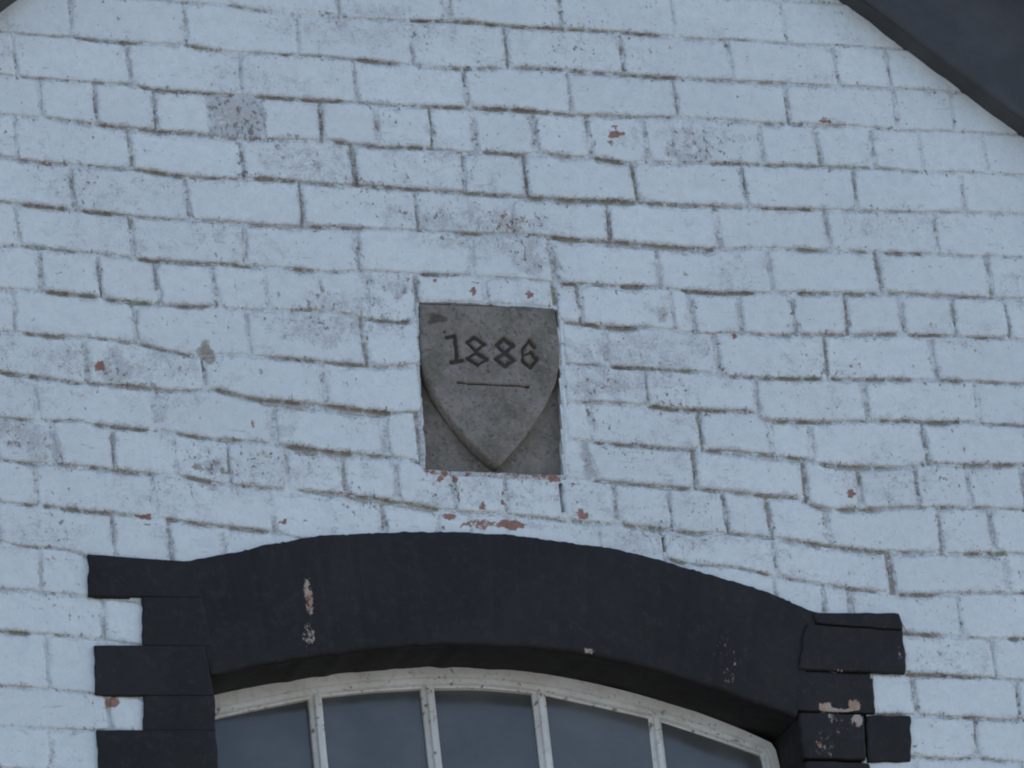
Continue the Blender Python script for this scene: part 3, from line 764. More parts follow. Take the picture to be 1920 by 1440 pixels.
# opening of the window and arch: drop
pyext = np.interp(PXg, *zip(*EXT))
inarch = (PXg > 176) & (PXg < 1688) & (PYg > pyext + 14)
wallx = np.where(PYg > 1120, 1, 0).astype(bool)
keepjamb = (PXg < 280) | (PXg > 1625)
drop = (inarch & ~(keepjamb & wallx)) | inpl | (GZ > verge(GX) + .01)
wv, rv, dv, st = wear_and_verge_shade(GX, GZ)
jn = fbm(GX * 45, GZ * 45, 77)
Dm = -.0023 - .0026 * opn - .0034 * deep - (jn - .5) * .0028
Dm = np.where(lstrip, -.006 - (jn - .5) * .006, Dm)
brk = fbm(GX * 70, GZ * 70, 123)
dirt_shade = np.maximum(dv, .12 + opn * .50 + deep * .17 + (brk - .5) * .42)
wv = np.maximum(wv, .40 + .3 * (jn - .5) + .3 * opn)
rv = np.maximum(rv, np.where(lstrip, .42, 0))
keep = (prox < .017) & ~drop
vid = -np.ones(GX.shape, int)
cell = keep[:-1, :-1] & keep[1:, :-1] & keep[:-1, 1:] & keep[1:, 1:]
use = np.zeros(GX.shape, bool)
use[:-1, :-1] |= cell; use[1:, :-1] |= cell; use[:-1, 1:] |= cell; use[1:, 1:] |= cell
vid[use] = np.arange(use.sum())
jj, ii = np.nonzero(cell)
Fc = np.stack([vid[jj, ii], vid[jj, ii + 1], vid[jj + 1, ii + 1], vid[jj + 1, ii]], -1).tolist()
V = np.stack([GX[use], -Dm[use], GZ[use]], -1)
mo = mesh_obj('mortar', V, Fc, M_WALL, wall, (APX, 0, ZT), dict(dirt_shade=dirt_shade[use], bare=rv[use], worn=wv[use], verge_shade_stain=st[use], moss=np.clip(deep * 1.25 - .15, 0, 1)[use]))
mo['label'] = 'recessed mossy mortar joints between the whitewashed bricks'

# sides of the recess that holds the date stone
def lining(pts, out, dirt_shade_v, barev, wornv, yb=.05):
    """pts: front edge in photo pixels; out: outward direction (wall X, Z) of the lip"""
    P = resample(unp(pts), 90)
    k = np.arange(90)
    P = P + np.outer((fbm(k * .18, k * 0., 5 + int(out[0] * 3)) - .5) * .006 + (vnoise(k * .8, k * 0., 8) - .5) * .0015, out)
    o = np.array(out, float)
    rows = []
    for off, yy in ((.011, .0045), (.006, .0012), (.0025, .0006), (.0006, .0018), (0, .004), (0, .014), (0, yb)):
        q = P + o * off
        rows.append(np.stack([q[:, 0], np.full(90, yy) + (fbm(k * .3, k * 0. + off * 900, 9) - .5) * .002, q[:, 1]], -1))
    V = np.vstack(rows)
    nr_ = len(rows)
    w, r, d, st = wear_and_verge_shade(V[:, 0], V[:, 2])
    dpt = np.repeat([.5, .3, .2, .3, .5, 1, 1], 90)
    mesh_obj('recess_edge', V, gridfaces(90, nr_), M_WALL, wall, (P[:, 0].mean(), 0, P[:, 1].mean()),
             dict(dirt_shade=np.maximum(d, dirt_shade_v * dpt), bare=np.maximum(r, barev), worn=np.maximum(w, wornv), verge_shade_stain=st))
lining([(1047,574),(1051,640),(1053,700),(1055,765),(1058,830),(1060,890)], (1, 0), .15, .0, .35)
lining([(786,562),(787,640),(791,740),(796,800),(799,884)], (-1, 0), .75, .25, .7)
lining([(783,566),(860,568),(960,574),(1050,580)], (0, 1), .8, .1, .5)  # top side coloured dark to paint in the shade over the shield
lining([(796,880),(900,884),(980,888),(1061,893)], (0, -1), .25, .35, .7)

# ------------------------------------------------------------------ courses beyond the picture, one mass
JX = (float(unp([(409, 1462)])[0, 0]) - .122, float(unp([(1510, 1508)])[0, 0]) + .118)
zb_low = float(LINES['Sl'].z(-1.0))
z = zb_low
SILLZ = zb_low - .75
r = 0
while z > .05:
    off = (r % 2) * .113
    x = XA + .113 - off
    while x < XB:
        x2 = min(x + .226, XB)
        mid = (x + x2) / 2
        if z > SILLZ - .1 and x2 > JX[0] and x < JX[1]:
            if x < JX[0]:
                SIMPLE.append((max(x, XA) + .004, JX[0], z - .082, z - .004))
            if x2 > JX[1]:
                SIMPLE.append((JX[1], x2 - .004, z - .082, z - .004))
        else:
            SIMPLE.append((max(x, XA) + .004, x2 - .004, z - .082, z - .004))
        x += .226
    z -= .086
    r += 1
z = float(LINES['U'].z(0.0))
while z < APZ:
    off = (r % 2) * .113
    x = XA + .113 - off
    while x < XB:
        x2 = min(x + .226, XB)
        SIMPLE.append((x + .004, x2 - .004, z + .004, z + .082))
        x += .226
    z += .086
    r += 1
V, Fc = [], []
for (x0, x1, z0, z1) in SIMPLE:
    b = len(V)
    q = .005
    dd = (random.random() - .5) * .003
    if z1 - z0 < .02 or x1 - x0 < .02:
        continue
    # cut to the verge
    half = (APZ - z0 - .014) / PITCH
    x0, x1 = max(x0, APX - half), min(x1, APX + half)
    if x1 - x0 < .02:
        continue
    zt0, zt1 = min(z1, float(verge(x0)) + .004), min(z1, float(verge(x1)) + .004)
    V += [(x0, -dd + .006, z0), (x1, -dd + .006, z0), (x1, -dd + .006, zt1), (x0, -dd + .006, zt0),
          (x0 + q, -dd, z0 + q), (x1 - q, -dd, z0 + q), (x1 - q, -dd, zt1 - q), (x0 + q, -dd, zt0 - q),
          (x0, .045, z0), (x1, .045, z0), (x1, .045, zt1), (x0, .045, zt0)]
    Fc += [(b + 4, b + 5, b + 6, b + 7), (b, b + 1, b + 5, b + 4), (b + 1, b + 2, b + 6, b + 5), (b + 2, b + 3, b + 7, b + 6), (b + 3, b, b + 4, b + 7),
           (b + 8, b + 9, b + 1, b), (b + 9, b + 10, b + 2, b + 1), (b + 10, b + 11, b + 3, b + 2), (b + 11, b + 8, b, b + 3)]
ob = mesh_obj('brick_courses', V, Fc, M_WALL, wall, (APX, 0, ZT), smooth=False)
ob['kind'] = 'stuff'

# backing masonry with the window opening left free
OPX = unp([(300, 1440), (1600, 1440)])[:, 0]
OPZ = unp([(960, 1120)])[0, 1]
(PLX0, PLZ1), (PLX1, PLZ0) = unp([(780, 560)])[0], unp([(1060, 895)])[0]
V, Fc = [], []
def addbox(x0, x1, z0, z1, y0=.035, y1=.30, top=None):
    b = len(V)
    tz = (z1, z1) if top is None else top
    for yy in (y0, y1):
        V.extend([(x0, yy, z0), (x1, yy, z0), (x1, yy, tz[1]), (x0, yy, tz[0])])
    Fc.extend([(b, b + 1, b + 2, b + 3), (b + 7, b + 6, b + 5, b + 4), (b, b + 4, b + 5, b + 1), (b + 1, b + 5, b + 6, b + 2), (b + 2, b + 6, b + 7, b + 3), (b + 3, b + 7, b + 4, b)])
addbox(XA, OPX[0], 0, EAVES - .02)
addbox(OPX[1], XB, 0, EAVES - .02)
addbox(OPX[0], OPX[1], 0, SILLZ)
vz = lambda x: float(verge(x)) + .002
zc = max(OPZ, EAVES - .02)
addbox(XA, OPX[0], EAVES - .02, 0, top=(EAVES - .015, vz(OPX[0])))
addbox(OPX[0], APX, OPZ, 0, top=(vz(OPX[0]), vz(APX)), y0=.045)
addbox(APX, OPX[1], OPZ, 0, top=(vz(APX), vz(OPX[1])), y0=.045)
addbox(OPX[1], XB, EAVES - .02, 0, top=(vz(OPX[1]), EAVES - .015))
if EAVES - .02 < OPZ:
    pass
mesh_obj('wall_core', V, Fc, M_CORE, wall, (APX, .1, 0), smooth=False)
# side walls and back wall of the building
V, Fc = [], []
addbox(XA + .02, XA + .30, 0, EAVES - .05, y0=.302, y1=9.0)
addbox(XB - .30, XB - .02, 0, EAVES - .05, y0=.302, y1=9.0)
addbox(XA + .30, XB - .30, 0, EAVES - .05, y0=8.7, y1=9.0)
mesh_obj('house_walls', V, Fc, M_CORE, building, (APX, 5, 0), smooth=False)

# ------------------------------------------------------------------ roof and bargeboards
roof = empty('roof', (APX, 0, APZ), building)
nrm = 1 / math.sqrt(1 + PITCH * PITCH)
def slab(side, off0, off1, y0, y1, L0, L1):
    """prism along the pitch: off = distance above the verge line, square to it"""
    out = []
    for yy in (y0, y1):
        for (L, o) in ((L0, off0), (L1, off0), (L1, off1), (L0, off1)):
            out.append((APX + side * (L * nrm + o * PITCH * nrm), yy, APZ - L * PITCH * nrm + o * nrm))
    return out
LEN = HALF / nrm + .35
BOX = [(0, 1, 2, 3), (7, 6, 5, 4), (0, 4, 5, 1), (1, 5, 6, 2), (2, 6, 7, 3), (3, 7, 4, 0)]
for side in (1, -1):
    # bargeboard with a softened lower arris
    prof = [(.0025, .03), (.0025, -.040), (.005, -.044), (.010, -.046), (.05, -.0465), (.30, -.046), (.305, -.041), (.305, .03)]
    V, Fc = [], []
    NL = 60
    for i in range(NL + 1):
        L = LEN * i / NL
        wob = (vnoise(np.array(L * 3.0), np.array(side * 5.0), 5) - .5) * .003
        for (o, yy) in prof:
            oo = o + float(wob)
            V.append((APX + side * (L * nrm + oo * PITCH * nrm), yy, APZ - L * PITCH * nrm + oo * nrm))
    k = len(prof)
    if True:
        for j in range(k):        # mitre at the apex
            o, yy = prof[j]
            V[j] = (APX + side * .001, yy, APZ + o / nrm)
    for i in range(NL):
        for j in range(k):
            a, b = i * k + j, i * k + (j + 1) % k
            f = (a, b, b + k, a + k)
            Fc.append(f if side > 0 else f[::-1])
    bo = mesh_obj('bargeboard', V, Fc, M_BOARD, roof, (APX, 0, APZ), smooth=False)
    bo['label'] = 'black painted bargeboard along the gable verge'
    # weathered strip on the underside, between wall and board
    V, Fc = [], []
    NL2 = 240
    fp = [(-.004, .012), (-.0035, -.002), (-.001, -.010), (.0008, -.020), (.0012, -.0405)]
    k = len(fp)
    for i in range(NL2 + 1):
        L = LEN * i / NL2
        for q_, (o, yy) in enumerate(fp):
            oo = o + (float(fbm(np.array(L * 25.0), np.array(side * 5.0 + q_ * .3), 5)) - .5) * (.006 if q_ < 3 else .0)
            V.append((APX + side * (L * nrm + oo * PITCH * nrm), yy, APZ - L * PITCH * nrm + oo * nrm))
    for j in range(k):
        V[j] = (APX + side * .001, V[j][1], APZ + fp[j][0] / nrm)
    for i in range(NL2):
        for j in range(k - 1):
            a, b = i * k + j, i * k + j + 1
            f = (a, b, b + k, a + k)
            Fc.append(f if side > 0 else f[::-1])
    mesh_obj('soffit_strip', V, Fc, M_BOARD, roof, (APX, 0, APZ))
    mesh_obj('roof_slope', slab(side, .004, .28, .032, 9.1, 0, LEN), BOX, M_SLATE, roof, (APX, 0, APZ), smooth=False)
    mesh_obj('verge_slates', slab(side, .31, .33, -.13, 9.1, 0, LEN + .02), BOX, M_SLATE, roof, (APX, 0, APZ), smooth=False)

# ------------------------------------------------------------------ black window surround
surround = empty('window_surround', (float(unp([(940, 1100)])[0, 0]), 0, SILLZ), building)
CHIPS = [(576,1115,10,32,.74),(578,1142,9,20,.66),(577,1195,13,26,.6),(1103,1223,15,6,.7),(1372,1240,9,30,.42),(1362,1272,14,16,.48),(1350,1215,30,24,.33),
         (1546,1328,15,9,1.05),(1600,1322,12,13,1.0),(1573,1333,30,4,.9),(1555,1346,10,7,.7),(1606,1352,10,12,.9),(1545,1397,22,28,.42),(1565,1261,20,4,.55),(1633,1270,5,8,1.0),
         (1658,1173,12,8,.45),(1683,1228,7,22,.42),(1535,1410,12,10,.6),(1000,1130,60,30,.12),(1580,1365,30,20,.38)]
cc = unp([(c[0], c[1]) for c in CHIPS])
def chipf(X, Z):
    v = np.zeros_like(X)
    for (cx, cz), c in zip(cc, CHIPS):
        q = ((X - cx) / (c[2] * PX2)) ** 2 + ((Z - cz) / (c[3] * PZ2)) ** 2
        v = np.maximum(v, c[4] * (1 - sstep(.4, 1.4, q)))
    return v

REVEAL = .112
INT = [(396,1269),(440,1259),(480,1250),(540,1241),(600,1232),(700,1219),(780,1213),(850,1210),(960,1213),(1060,1222),(1180,1245),(1300,1280),(1360,1300),(1420,1322),(1492,1346)]
EXR = [(345,1053),(390,1046),(440,1037),(500,1022),(590,1006),(700,1000),(850,998),(960,1006),(1090,1021),(1180,1036),(1240,1053),(1320,1075),(1400,1098),(1450,1115),(1500,1138),(1531,1147)]
NA = 200
ie = smooth(resample(unp(INT), NA), 14)
ee = smooth(resample(unp(EXR), NA), 8)
sarr = np.arange(NA)
ee[:, 1] += (fbm(sarr * .13, sarr * 0., 31) - .5) * .005 + (vnoise(sarr * .9, sarr * 0., 35) - .5) * .0028
ie[:, 1] += (vnoise(sarr * .25, sarr * 0., 33) - .5) * .003
FR = .007      # how far the surround stands proud of the brickwork
ts = np.concatenate([[0, .012, .03, .06], np.linspace(.1, .92, 22), [.955, .98, 1.0]])
V, ch = [], []
for t in ts:
    P = ee + (ie - ee) * t
    ln = np.linalg.norm(ie - ee, axis=1)
    e = np.minimum(t, 1 - t) * ln
    d = FR + .001 - .0035 * np.clip(1 - np.minimum(sarr, NA - 1 - sarr) / 12, 0, 1) - dropf(e, .0035, .005) - .0016 * np.exp(-(((sarr / NA * 19.0 + .5 + .12 * np.sin(sarr * .37)) % 1.0 - .5) / .045) ** 2) * (.4 + .8 * vnoise(sarr * .2, sarr * 0. + t * 6, 77)) + (fbm(P[:, 0] * 14, P[:, 1] * 14, 51) - .5) * .003 + (fbm(P[:, 0] * 60, P[:, 1] * 60, 53) - .5) * .0012
    V.append(np.stack([P[:, 0], -d, P[:, 1]], -1))
    ch.append(chipf(P[:, 0], P[:, 1]))
nf = len(ts)
top_back = V[0].copy(); top_back[:, 1] = .03
sof = []
for yy in (.0012, .004, .012, .04, .08, REVEAL + .03):
    s_ = V[nf - 1].copy(); s_[:, 1] = yy
    s_[:, 2] += (vnoise(s_[:, 0] * 30, s_[:, 0] * 0 + yy * 50, 3) - .5) * .003
    sof.append(s_)
allr = [top_back] + V + sof
Vv = np.vstack(allr)
chv = np.concatenate([ch[0] * 0] + ch + [ch[-1] * .3] * len(sof))
Fc = gridfaces(NA, len(allr), flip=True)
# end caps
nr = len(allr)
ao = mesh_obj('arch_ring', Vv, Fc, M_BLACK, surround, (ie[NA // 2, 0], 0, ie[NA // 2, 1]), dict(chip=chv))
ao['label'] = 'black painted segmental arch over the window with flaked paint'

def quoin(p, name='quoin_block', depth=.04, fr=FR, inner=1.0):
    """p: four photo-pixel corners (top-left, top-right, bottom-right, bottom-left)"""
    q = unp(p)
    return quoin_w(q, name, depth, fr, inner)
def quoin_w(q, name='quoin_block', depth=.04, fr=FR, inner=1.0):
    w = np.linalg.norm(q[1] - q[0]); h = np.linalg.norm(q[3] - q[0])
    us, vs = axis(max(w, .035), .009), axis(max(h, .035), .009)
    Ug, Vg = np.meshgrid(us, vs)
    P = (q[3] * (1 - Ug)[..., None] + q[2] * Ug[..., None]) * (1 - Vg)[..., None] + (q[0] * (1 - Ug)[..., None] + q[1] * Ug[..., None]) * Vg[..., None]
    X, Z = P[..., 0], P[..., 1]
    X = X + (fbm(Z * 38, Z * 0 + q[0, 0] * 9, 12) - .5) * .009
    Z = Z + (vnoise(X * 45, X * 0 + q[0, 1], 13) - .5) * .004 * inner
    e = np.minimum.reduce([Ug * w, (1 - Ug) * w, Vg * h, (1 - Vg) * h])
    rc = .012
    qx = np.maximum(rc - np.minimum(Ug * w, (1 - Ug) * w), 0); qz = np.maximum(rc - np.minimum(Vg * h, (1 - Vg) * h), 0)
    dd = np.hypot(qx, qz)
    d = fr + (random.random() - .5) * .002 * inner - inner * dropf(e, .004, .003) - np.clip(dd - rc, 0, 1) * 1.4 * inner + (fbm(X * 18, Z * 18, 55) - .5) * .005
    nu, nv = len(us), len(vs)
    n = nu * nv
    V = np.stack([X.ravel(), -d.ravel(), Z.ravel()], -1)
    Fc = gridfaces(nu, nv)
    ring = list(range(nu)) + [j * nu + nu - 1 for j in range(1, nv)] + [(nv - 1) * nu + i for i in range(nu - 2, -1, -1)] + [j * nu for j in range(nv - 2, 0, -1)]
    b = V[ring].copy(); b[:, 1] = depth
    V = np.vstack([V, b]); m = len(ring)
    for k in range(m):
        k2 = (k + 1) % m
        Fc.append((ring[k2], ring[k], n + k, n + k2))
    Fc.append(tuple(n + k for k in range(m)))
    c_ = chipf(X, Z).ravel()
    c0 = q.mean(0)
    return mesh_obj(name, V, Fc, M_BLACK, surround, (c0[0], 0, c0[1]), dict(chip=np.concatenate([c_, c_[ring] * .5])))

DEEP = REVEAL + .03
# left jamb
quoin([(165,1042),(356,1056),(376,1122),(164,1119)], inner=.1)
quoin([(267,1122),(377,1122.5),(397,1212.5),(268,1212)], inner=.1)
quoin([(178,1213),(384,1213),(398,1272),(400,1306),(180,1304)][:2] + [(400,1306.5),(179,1305)], depth=DEEP, inner=.1)
quoin([(268,1307),(400,1307),(404,1371),(269,1371)], depth=DEEP, inner=.1)
quoin([(182,1371.5),(404,1371.5),(409,1462),(185,1460)], depth=DEEP, inner=.1)
# right jamb
quoin([(1522,1152),(1686,1153),(1690,1184),(1528,1172)], fr=FR + .003, inner=.6)
quoin([(1532,1150),(1547,1152),(1553,1174),(1690,1186),(1697,1264),(1516,1252)][:0] + [(1508,1174),(1691,1186),(1697,1265),(1494,1258)], fr=FR + .002, inner=.6)
quoin([(1492,1260),(1636,1266),(1639,1339),(1490,1334)], fr=FR - .001, inner=.6)
quoin([(1494,1338),(1618,1341),(1624,1426),(1508,1424)], depth=DEEP)
quoin([(1621,1342),(1705,1344),(1708,1430),(1626,1430)])
quoin([(1508,1428),(1630,1432),(1634,1510),(1512,1508)], depth=DEEP)
# jamb blocks going on below the picture
jl = float(unp([(409, 1462)])[0, 0]); jr_ = float(unp([(1510, 1508)])[0, 0])
zq = float(unp([(300, 1464)])[0, 1]); k = 0
while zq > SILLZ + .02:
    z1 = max(zq - .086, SILLZ)
    wl_ = .13 if k % 2 == 0 else .225
    quoin_w(np.array([(jl - wl_, zq), (jl, zq), (jl, z1 + .002), (jl - wl_, z1 + .002)]), depth=DEEP)
    zq -= .086; k += 1
zq = float(unp([(1560, 1512)])[0, 1]); k = 0
while zq > SILLZ + .02:
    z1 = max(zq - .086, SILLZ)
    wl_ = .21 if k % 2 == 0 else .125
    quoin_w(np.array([(jr_, zq), (jr_ + wl_, zq), (jr_ + wl_, z1 + .002), (jr_, z1 + .002)]), depth=DEEP)
    zq -= .086; k += 1
# reveal faces of both jambs
zt_l, zt_r = ie[0, 1] + .012, ie[-1, 1] + .012
V, Fc = boxmesh(jl - .10, jl - .0065, .012, DEEP + .02, SILLZ + .002, zt_l)
mesh_obj('jamb_reveal', V, Fc, M_BLACK, surround, (jl, 0, SILLZ), smooth=False)
V, Fc = boxmesh(jr_ + .0065, jr_ + .10, .012, DEEP + .02, SILLZ + .002, zt_r)
mesh_obj('jamb_reveal', V, Fc, M_BLACK, surround, (jr_, 0, SILLZ), smooth=False)
V, Fc = boxmesh(jl - .20, jr_ + .20, -.05, .20, SILLZ - .09, SILLZ - .002)
mesh_obj('window_sill', V, Fc, M_BLACK, surround, (0, 0, SILLZ), smooth=False)

# ------------------------------------------------------------------ window
YF = REVEAL
win = empty('arched_window', ((jl + jr_) / 2, YF, SILLZ), building)
OUT = [(340,1316),(380,1307),(398,1303),(480,1285),(600,1262),(720,1249),(815,1246),(940,1252),(1020,1262),(1100,1277),(1180,1296),(1300,1331),(1400,1370),(1446,1392)]
INN = [(360,1356),(405,1345),(480,1328),(590,1306),(700,1294),(800,1288),(900,1287),(1010,1298),(1100,1318),(1220,1345),(1330,1380),(1408,1407),(1428,1414)]
n1 = 120
o2 = smooth(resample(unp(OUT, YF), n1), 10); i2 = smooth(resample(unp(INN, YF + .008), n1), 10)
# carry the frame down both jambs
zs = np.linspace(0, 1, 14)[1:]
oR = np.stack([o2[-1, 0] + .016 * (1 - np.exp(-zs * 9)), o2[-1, 1] + (SILLZ + .01 - o2[-1, 1]) * zs ** 1.6], -1)
iR = np.stack([i2[-1, 0] + .006 * (1 - np.exp(-zs * 9)), i2[-1, 1] + (SILLZ + .045 - i2[-1, 1]) * zs ** 1.6], -1)
oL = np.stack([o2[0, 0] + 0 * zs, o2[0, 1] + (SILLZ + .01 - o2[0, 1]) * zs], -1)[::-1]
iL = np.stack([i2[0, 0] + 0 * zs, i2[0, 1] + (SILLZ + .045 - i2[0, 1]) * zs], -1)[::-1]
O = np.vstack([oL, o2, oR]); I = np.vstack([iL, i2, iR])
PROF = [(0, .035), (0, .002), (.03, 0), (.50, 0), (.56, .006), (.60, .007), (.64, .003), (.86, .004), (.93, .012), (1.0, .014), (1.0, .035)]
rows, ru = [], []
for t, dy in PROF:
    P = O + (I - O) * t
    rows.append(np.stack([P[:, 0], np.full(len(P), YF + dy), P[:, 1]], -1))
    ru.append(np.full(len(P), .25 if t < .5 else .55))
V = np.vstack(rows)
fo = mesh_obj('window_frame', V, gridfaces(len(O), len(PROF), flip=True), M_FRAME, win, (o2[60, 0], YF, o2[60, 1]), dict(rust=np.concatenate(ru)), smooth=False)
fo['label'] = 'arched cream metal frame spotted with rust'
# glazing bars
itop = lambda X: np.interp(X, I[:, 0][13:-13], I[:, 1][13:-13])
BX = []
for a, b in (((594,1306),(603,1440)), ((806,1290),(817,1440)), ((1013,1298),(1026,1440)), ((1227,1345),(1241,1440))):
    pa, pb = unp([a, b], YF + .008)
    xm = (pa[0] + pb[0]) / 2
    BX.append(xm)
    sec = [(-.0125, .022), (-.0125, .011), (-.006, .006), (-.003, -.001), (.005, -.003), (.0105, .000), (.0125, .010), (.0125, .022)]
    V, Fc, rs = [], [], []
    zt, zb = float(itop(xm)) + .006, SILLZ + .04
    NB = 40
    for i in range(NB + 1):
        zz = zt + (zb - zt) * i / NB
        wob = float(vnoise(np.array(zz * 9), np.array(xm * 40), 6) - .5) * .0012
        for (dx, dy) in sec:
            V.append((xm + dx + wob + (pb[0] - pa[0]) / (pb[1] - pa[1]) * 0, YF + .006 + dy, zz)); rs.append(.35 if i > 3 else .8)
    k = len(sec)
    for i in range(NB):
        for j in range(k - 1):
            a_ = i * k + j
            Fc.append((a_, a_ + k, a_ + k + 1, a_ + 1))
    mesh_obj('glazing_bar', V, Fc, M_FRAME, win, (xm, YF, (zt + zb) / 2), dict(rust=rs), smooth=False)
# a transom bar lower down
zmid = SILLZ + .40
V, Fc = boxmesh(I[0, 0], I[-1, 0], YF + .016, YF + .026, zmid - .012, zmid + .012)
mesh_obj('transom_bar', V, Fc, M_FRAME, win, (0, YF, zmid), smooth=False)
# panes, each sitting at its own slight angle
ed = [I[0, 0] - .004] + BX + [I[-1, 0] + .004]
for k in range(5):
    xa_, xb_ = ed[k] + .004, ed[k + 1] - .004
    n = 14
    xs = np.linspace(xa_, xb_, n)
    tops = itop(np.clip(xs, I[13, 0], I[-14, 0])) + .006
    for (lo, hi) in ((zmid + .004, None), (SILLZ + .04, zmid - .004)):
        tx, tz = (random.random() - .5) * .05, (random.random() - .5) * .05
        V, Fc = [], []
        for yy in (0, .004):
            for i, x in enumerate(xs):
                h_ = tops[i] if hi is None else hi
                for z in (lo, h_):
                    V.append((x, YF + .020 + yy + tx * (x - (xa_ + xb_) / 2) + tz * (z - lo - .2), z))
        for i in range(n - 1):
            a = 2 * i
            Fc.append((a, a + 2, a + 3, a + 1))
            Fc.append((a + 2 * n + 1, a + 2 * n + 3, a + 2 * n + 2, a + 2 * n))
        po = mesh_obj('pane', V, Fc, M_GLASS, win, ((xa_ + xb_) / 2, YF, lo), smooth=False)

# ------------------------------------------------------------------ date stone
(dx0, dz0), (dx1, dz1) = unp([(786, 566)])[0], unp([(1052, 886)])[0]
YP, YS = .025, -.004
stone = empty('date_stone', ((dx0 + dx1) / 2, 0, dz1))
stone['label'] = 'carved grey shield dated 1886 set into the white brick wall above the window'
stone['category'] = 'date stone'
q = np.array([unp([p], YP)[0] for p in ((783, 556), (1062, 572), (1070, 898), (788, 892))])
us, vs = np.linspace(0, 1, 40), np.linspace(0, 1, 46)
Ug, Vg = np.meshgrid(us, vs)
P = (q[3] * (1 - Ug)[..., None] + q[2] * Ug[..., None]) * (1 - Vg)[..., None] + (q[0] * (1 - Ug)[..., None] + q[1] * Ug[..., None]) * Vg[..., None]
X, Z = P[..., 0], P[..., 1]
D = (fbm(X * 30, Z * 30, 5) - .5) * .004
V = np.stack([X.ravel(), YP - D.ravel(), Z.ravel()], -1)
Fc = gridfaces(40, 46)
bv = V.copy(); bv[:, 1] = YP + .04
V = np.vstack([V, bv]); Fc += gridfaces(40, 46, off=1840, flip=True)
mesh_obj('stone_panel', V, Fc, M_STONE, stone, ((dx0 + dx1) / 2, YP, (dz0 + dz1) / 2))
# shield relief with cut numerals
SHL = [(788,570),(788,600),(789,640),(792,678),(800,708),(815,740),(835,770),(858,800),(882,829),(905,852),(925,868),(936,873)]
SHR = [(1041,579),(1046,610),(1051,645),(1051,680),(1044,715),(1030,748),(1013,779),(994,808),(975,832),(957,853),(945,866),(938,873)]
def resy(P, n):
    P = np.asarray(P, float)
    t = np.linspace(0, 1, n) ** .92
    s = (P[:, 1] - P[0, 1]) / (P[-1, 1] - P[0, 1])
    return np.stack([np.interp(t, s, P[:, 0]), np.interp(t, s, P[:, 1])], -1)
ns, nc = 150, 130
L_, R_ = smooth(resy(SHL, ns), 6), smooth(resy(SHR, ns), 6)
tt = np.linspace(0, 1, nc)
SXp = L_[:, None, 0] * (1 - tt) + R_[:, None, 0] * tt
SYp = L_[:, None, 1] * (1 - tt) + R_[:, None, 1] * tt
STR = [  # numeral strokes in photo pixels: x0,y0,x1,y1,half width
(838,632,853,629,2.4),(853,629,858,677,2.6),(847,678,868,675,2.6),(834,621,834,621.5,1.6),
(890,631,909,645,2.6),(909,645,893,657,1.6),(893,657,877,641,2.0),(877,641,890,631,2.4),
(894,660,914,673,2.8),(914,673,897,683,1.2),(897,683,877,671,2.4),(877,671,894,660,1.5),
(945,635,963,647,2.9),(963,647,947,661,2.4),(947,661,931,646,2.6),(931,646,945,635,2.6),
(948,661,964,674,2.9),(964,674,948,686,2.8),(948,686,930,672,2.9),(930,672,948,661,2.4),
(993,638,1003,650,2.6),(992,639,981,653,1.5),(981,653,981,676,1.9),(981,676,996,688,2.7),(996,688,1007,673,2.4),(1007,673,997,660,3.0),(997,660,984,665,1.1),
(860,718,991,725,1.5),(859,717,866,717,2.4),(986,725,991,725,2.4)]
ink = np.zeros(SXp.shape)
for x0, y0, x1, y1, hw in STR:
    hw *= 1.55 if y0 < 700 else 1.1
    dx, dy = x1 - x0, y1 - y0
    t = np.clip(((SXp - x0) * dx + (SYp - y0) * dy) / (dx * dx + dy * dy), 0, 1)
    dd = np.hypot(SXp - x0 - t * dx, SYp - y0 - t * dy)
    dd = dd + (fbm(SXp * .22, SYp * .22, 3) - .5) * 2.2
    ink = np.maximum(ink, 1 - sstep(hw * .4, hw * 1.45, dd))
flat = np.stack([SXp.ravel(), SYp.ravel()], -1)
W2 = unp(flat, YS)
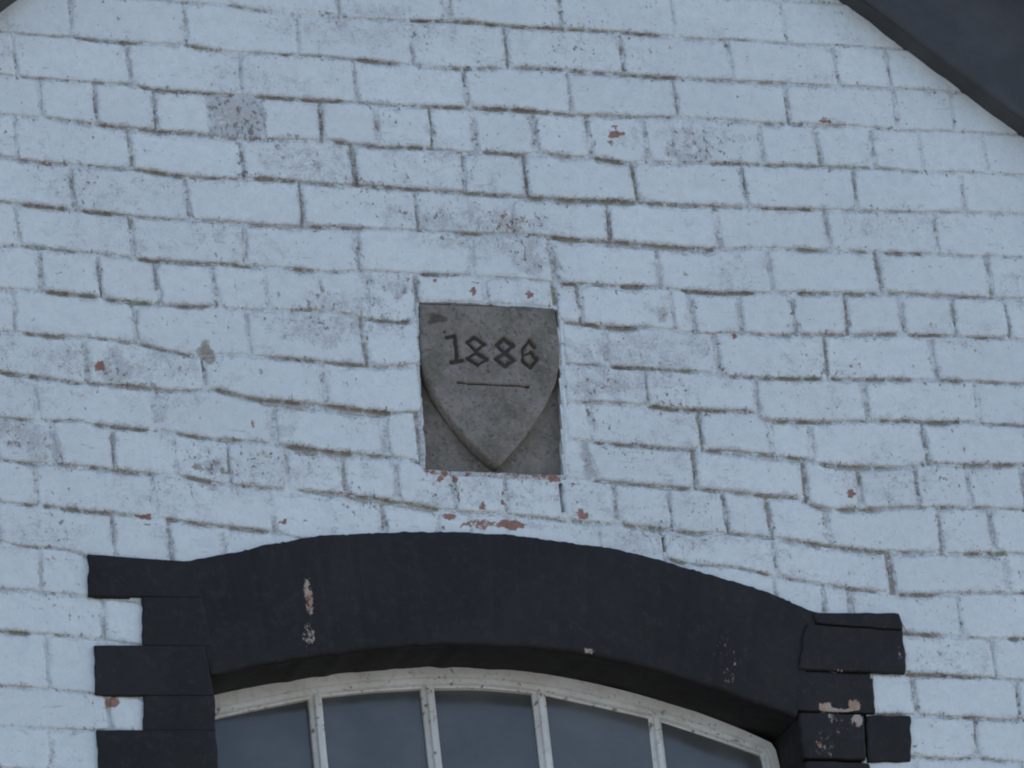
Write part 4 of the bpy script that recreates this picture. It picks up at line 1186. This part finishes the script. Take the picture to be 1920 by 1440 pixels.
X, Z = W2[:, 0].reshape(ns, nc), W2[:, 1].reshape(ns, nc)
wd = X[:, -1:] - X[:, :1]
e = np.minimum(tt[None] * wd, (1 - tt)[None] * wd)
hz_ = np.maximum(Z[0:1] - Z, 0)
e = np.minimum(e, hz_ + .004)
keel = .004 * (1 - np.abs(tt[None] * 2 - 1)) * sstep(.0, .25, (SYp - 700) / 180)
D = keel - .0075 * ink - dropf(e, .007, .006) + (fbm(X * 26, Z * 26, 15) - .5) * .0045 + (fbm(X * 110, Z * 110, 19) - .5) * .0016
V = np.stack([X.ravel(), YS - D.ravel(), Z.ravel()], -1)
Fc = gridfaces(nc, ns, flip=True)
ring = list(range(nc)) + [j * nc + nc - 1 for j in range(1, ns)] + [(ns - 1) * nc + i for i in range(nc - 2, -1, -1)] + [j * nc for j in range(ns - 2, 0, -1)]
b = V[ring].copy(); b[:, 1] = YP + .006
c0 = np.array([X.mean(), YP, Z.mean()])
n = len(V); m = len(ring)
V = np.vstack([V, b])
for k in range(m):
    k2 = (k + 1) % m
    Fc.append((ring[k], ring[k2], n + k2, n + k))
WX, WY = SXp + (fbm(SXp * .05, SYp * .05, 5) - .5) * 40, SYp + (fbm(SXp * .05, SYp * .05, 6) - .5) * 40
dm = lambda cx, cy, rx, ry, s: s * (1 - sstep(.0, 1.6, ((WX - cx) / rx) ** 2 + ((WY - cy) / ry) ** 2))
dirt_shade = np.maximum.reduce([dm(818, 598, 26, 18, .75), dm(860, 590, 40, 12, .4), dm(1030, 590, 25, 14, .4), dm(900, 577, 90, 7, .35)]).ravel()
so = mesh_obj('shield', V, Fc, M_STONE, stone, tuple(c0), dict(ink=np.concatenate([ink.ravel(), np.zeros(m)]), dirt_shade=np.concatenate([dirt_shade, np.full(m, .9)])))  # shield sides darkened to paint in their shade, along with crevice grime
so['label'] = 'raised heater shield cut with the numerals 1886 and a rule below'

print('bricks in view', nbrick, 'beyond', len(SIMPLE), 'apex', APX, APZ, 'pitch', math.degrees(math.atan(PITCH)), 'eaves', EAVES, 'sill', SILLZ)
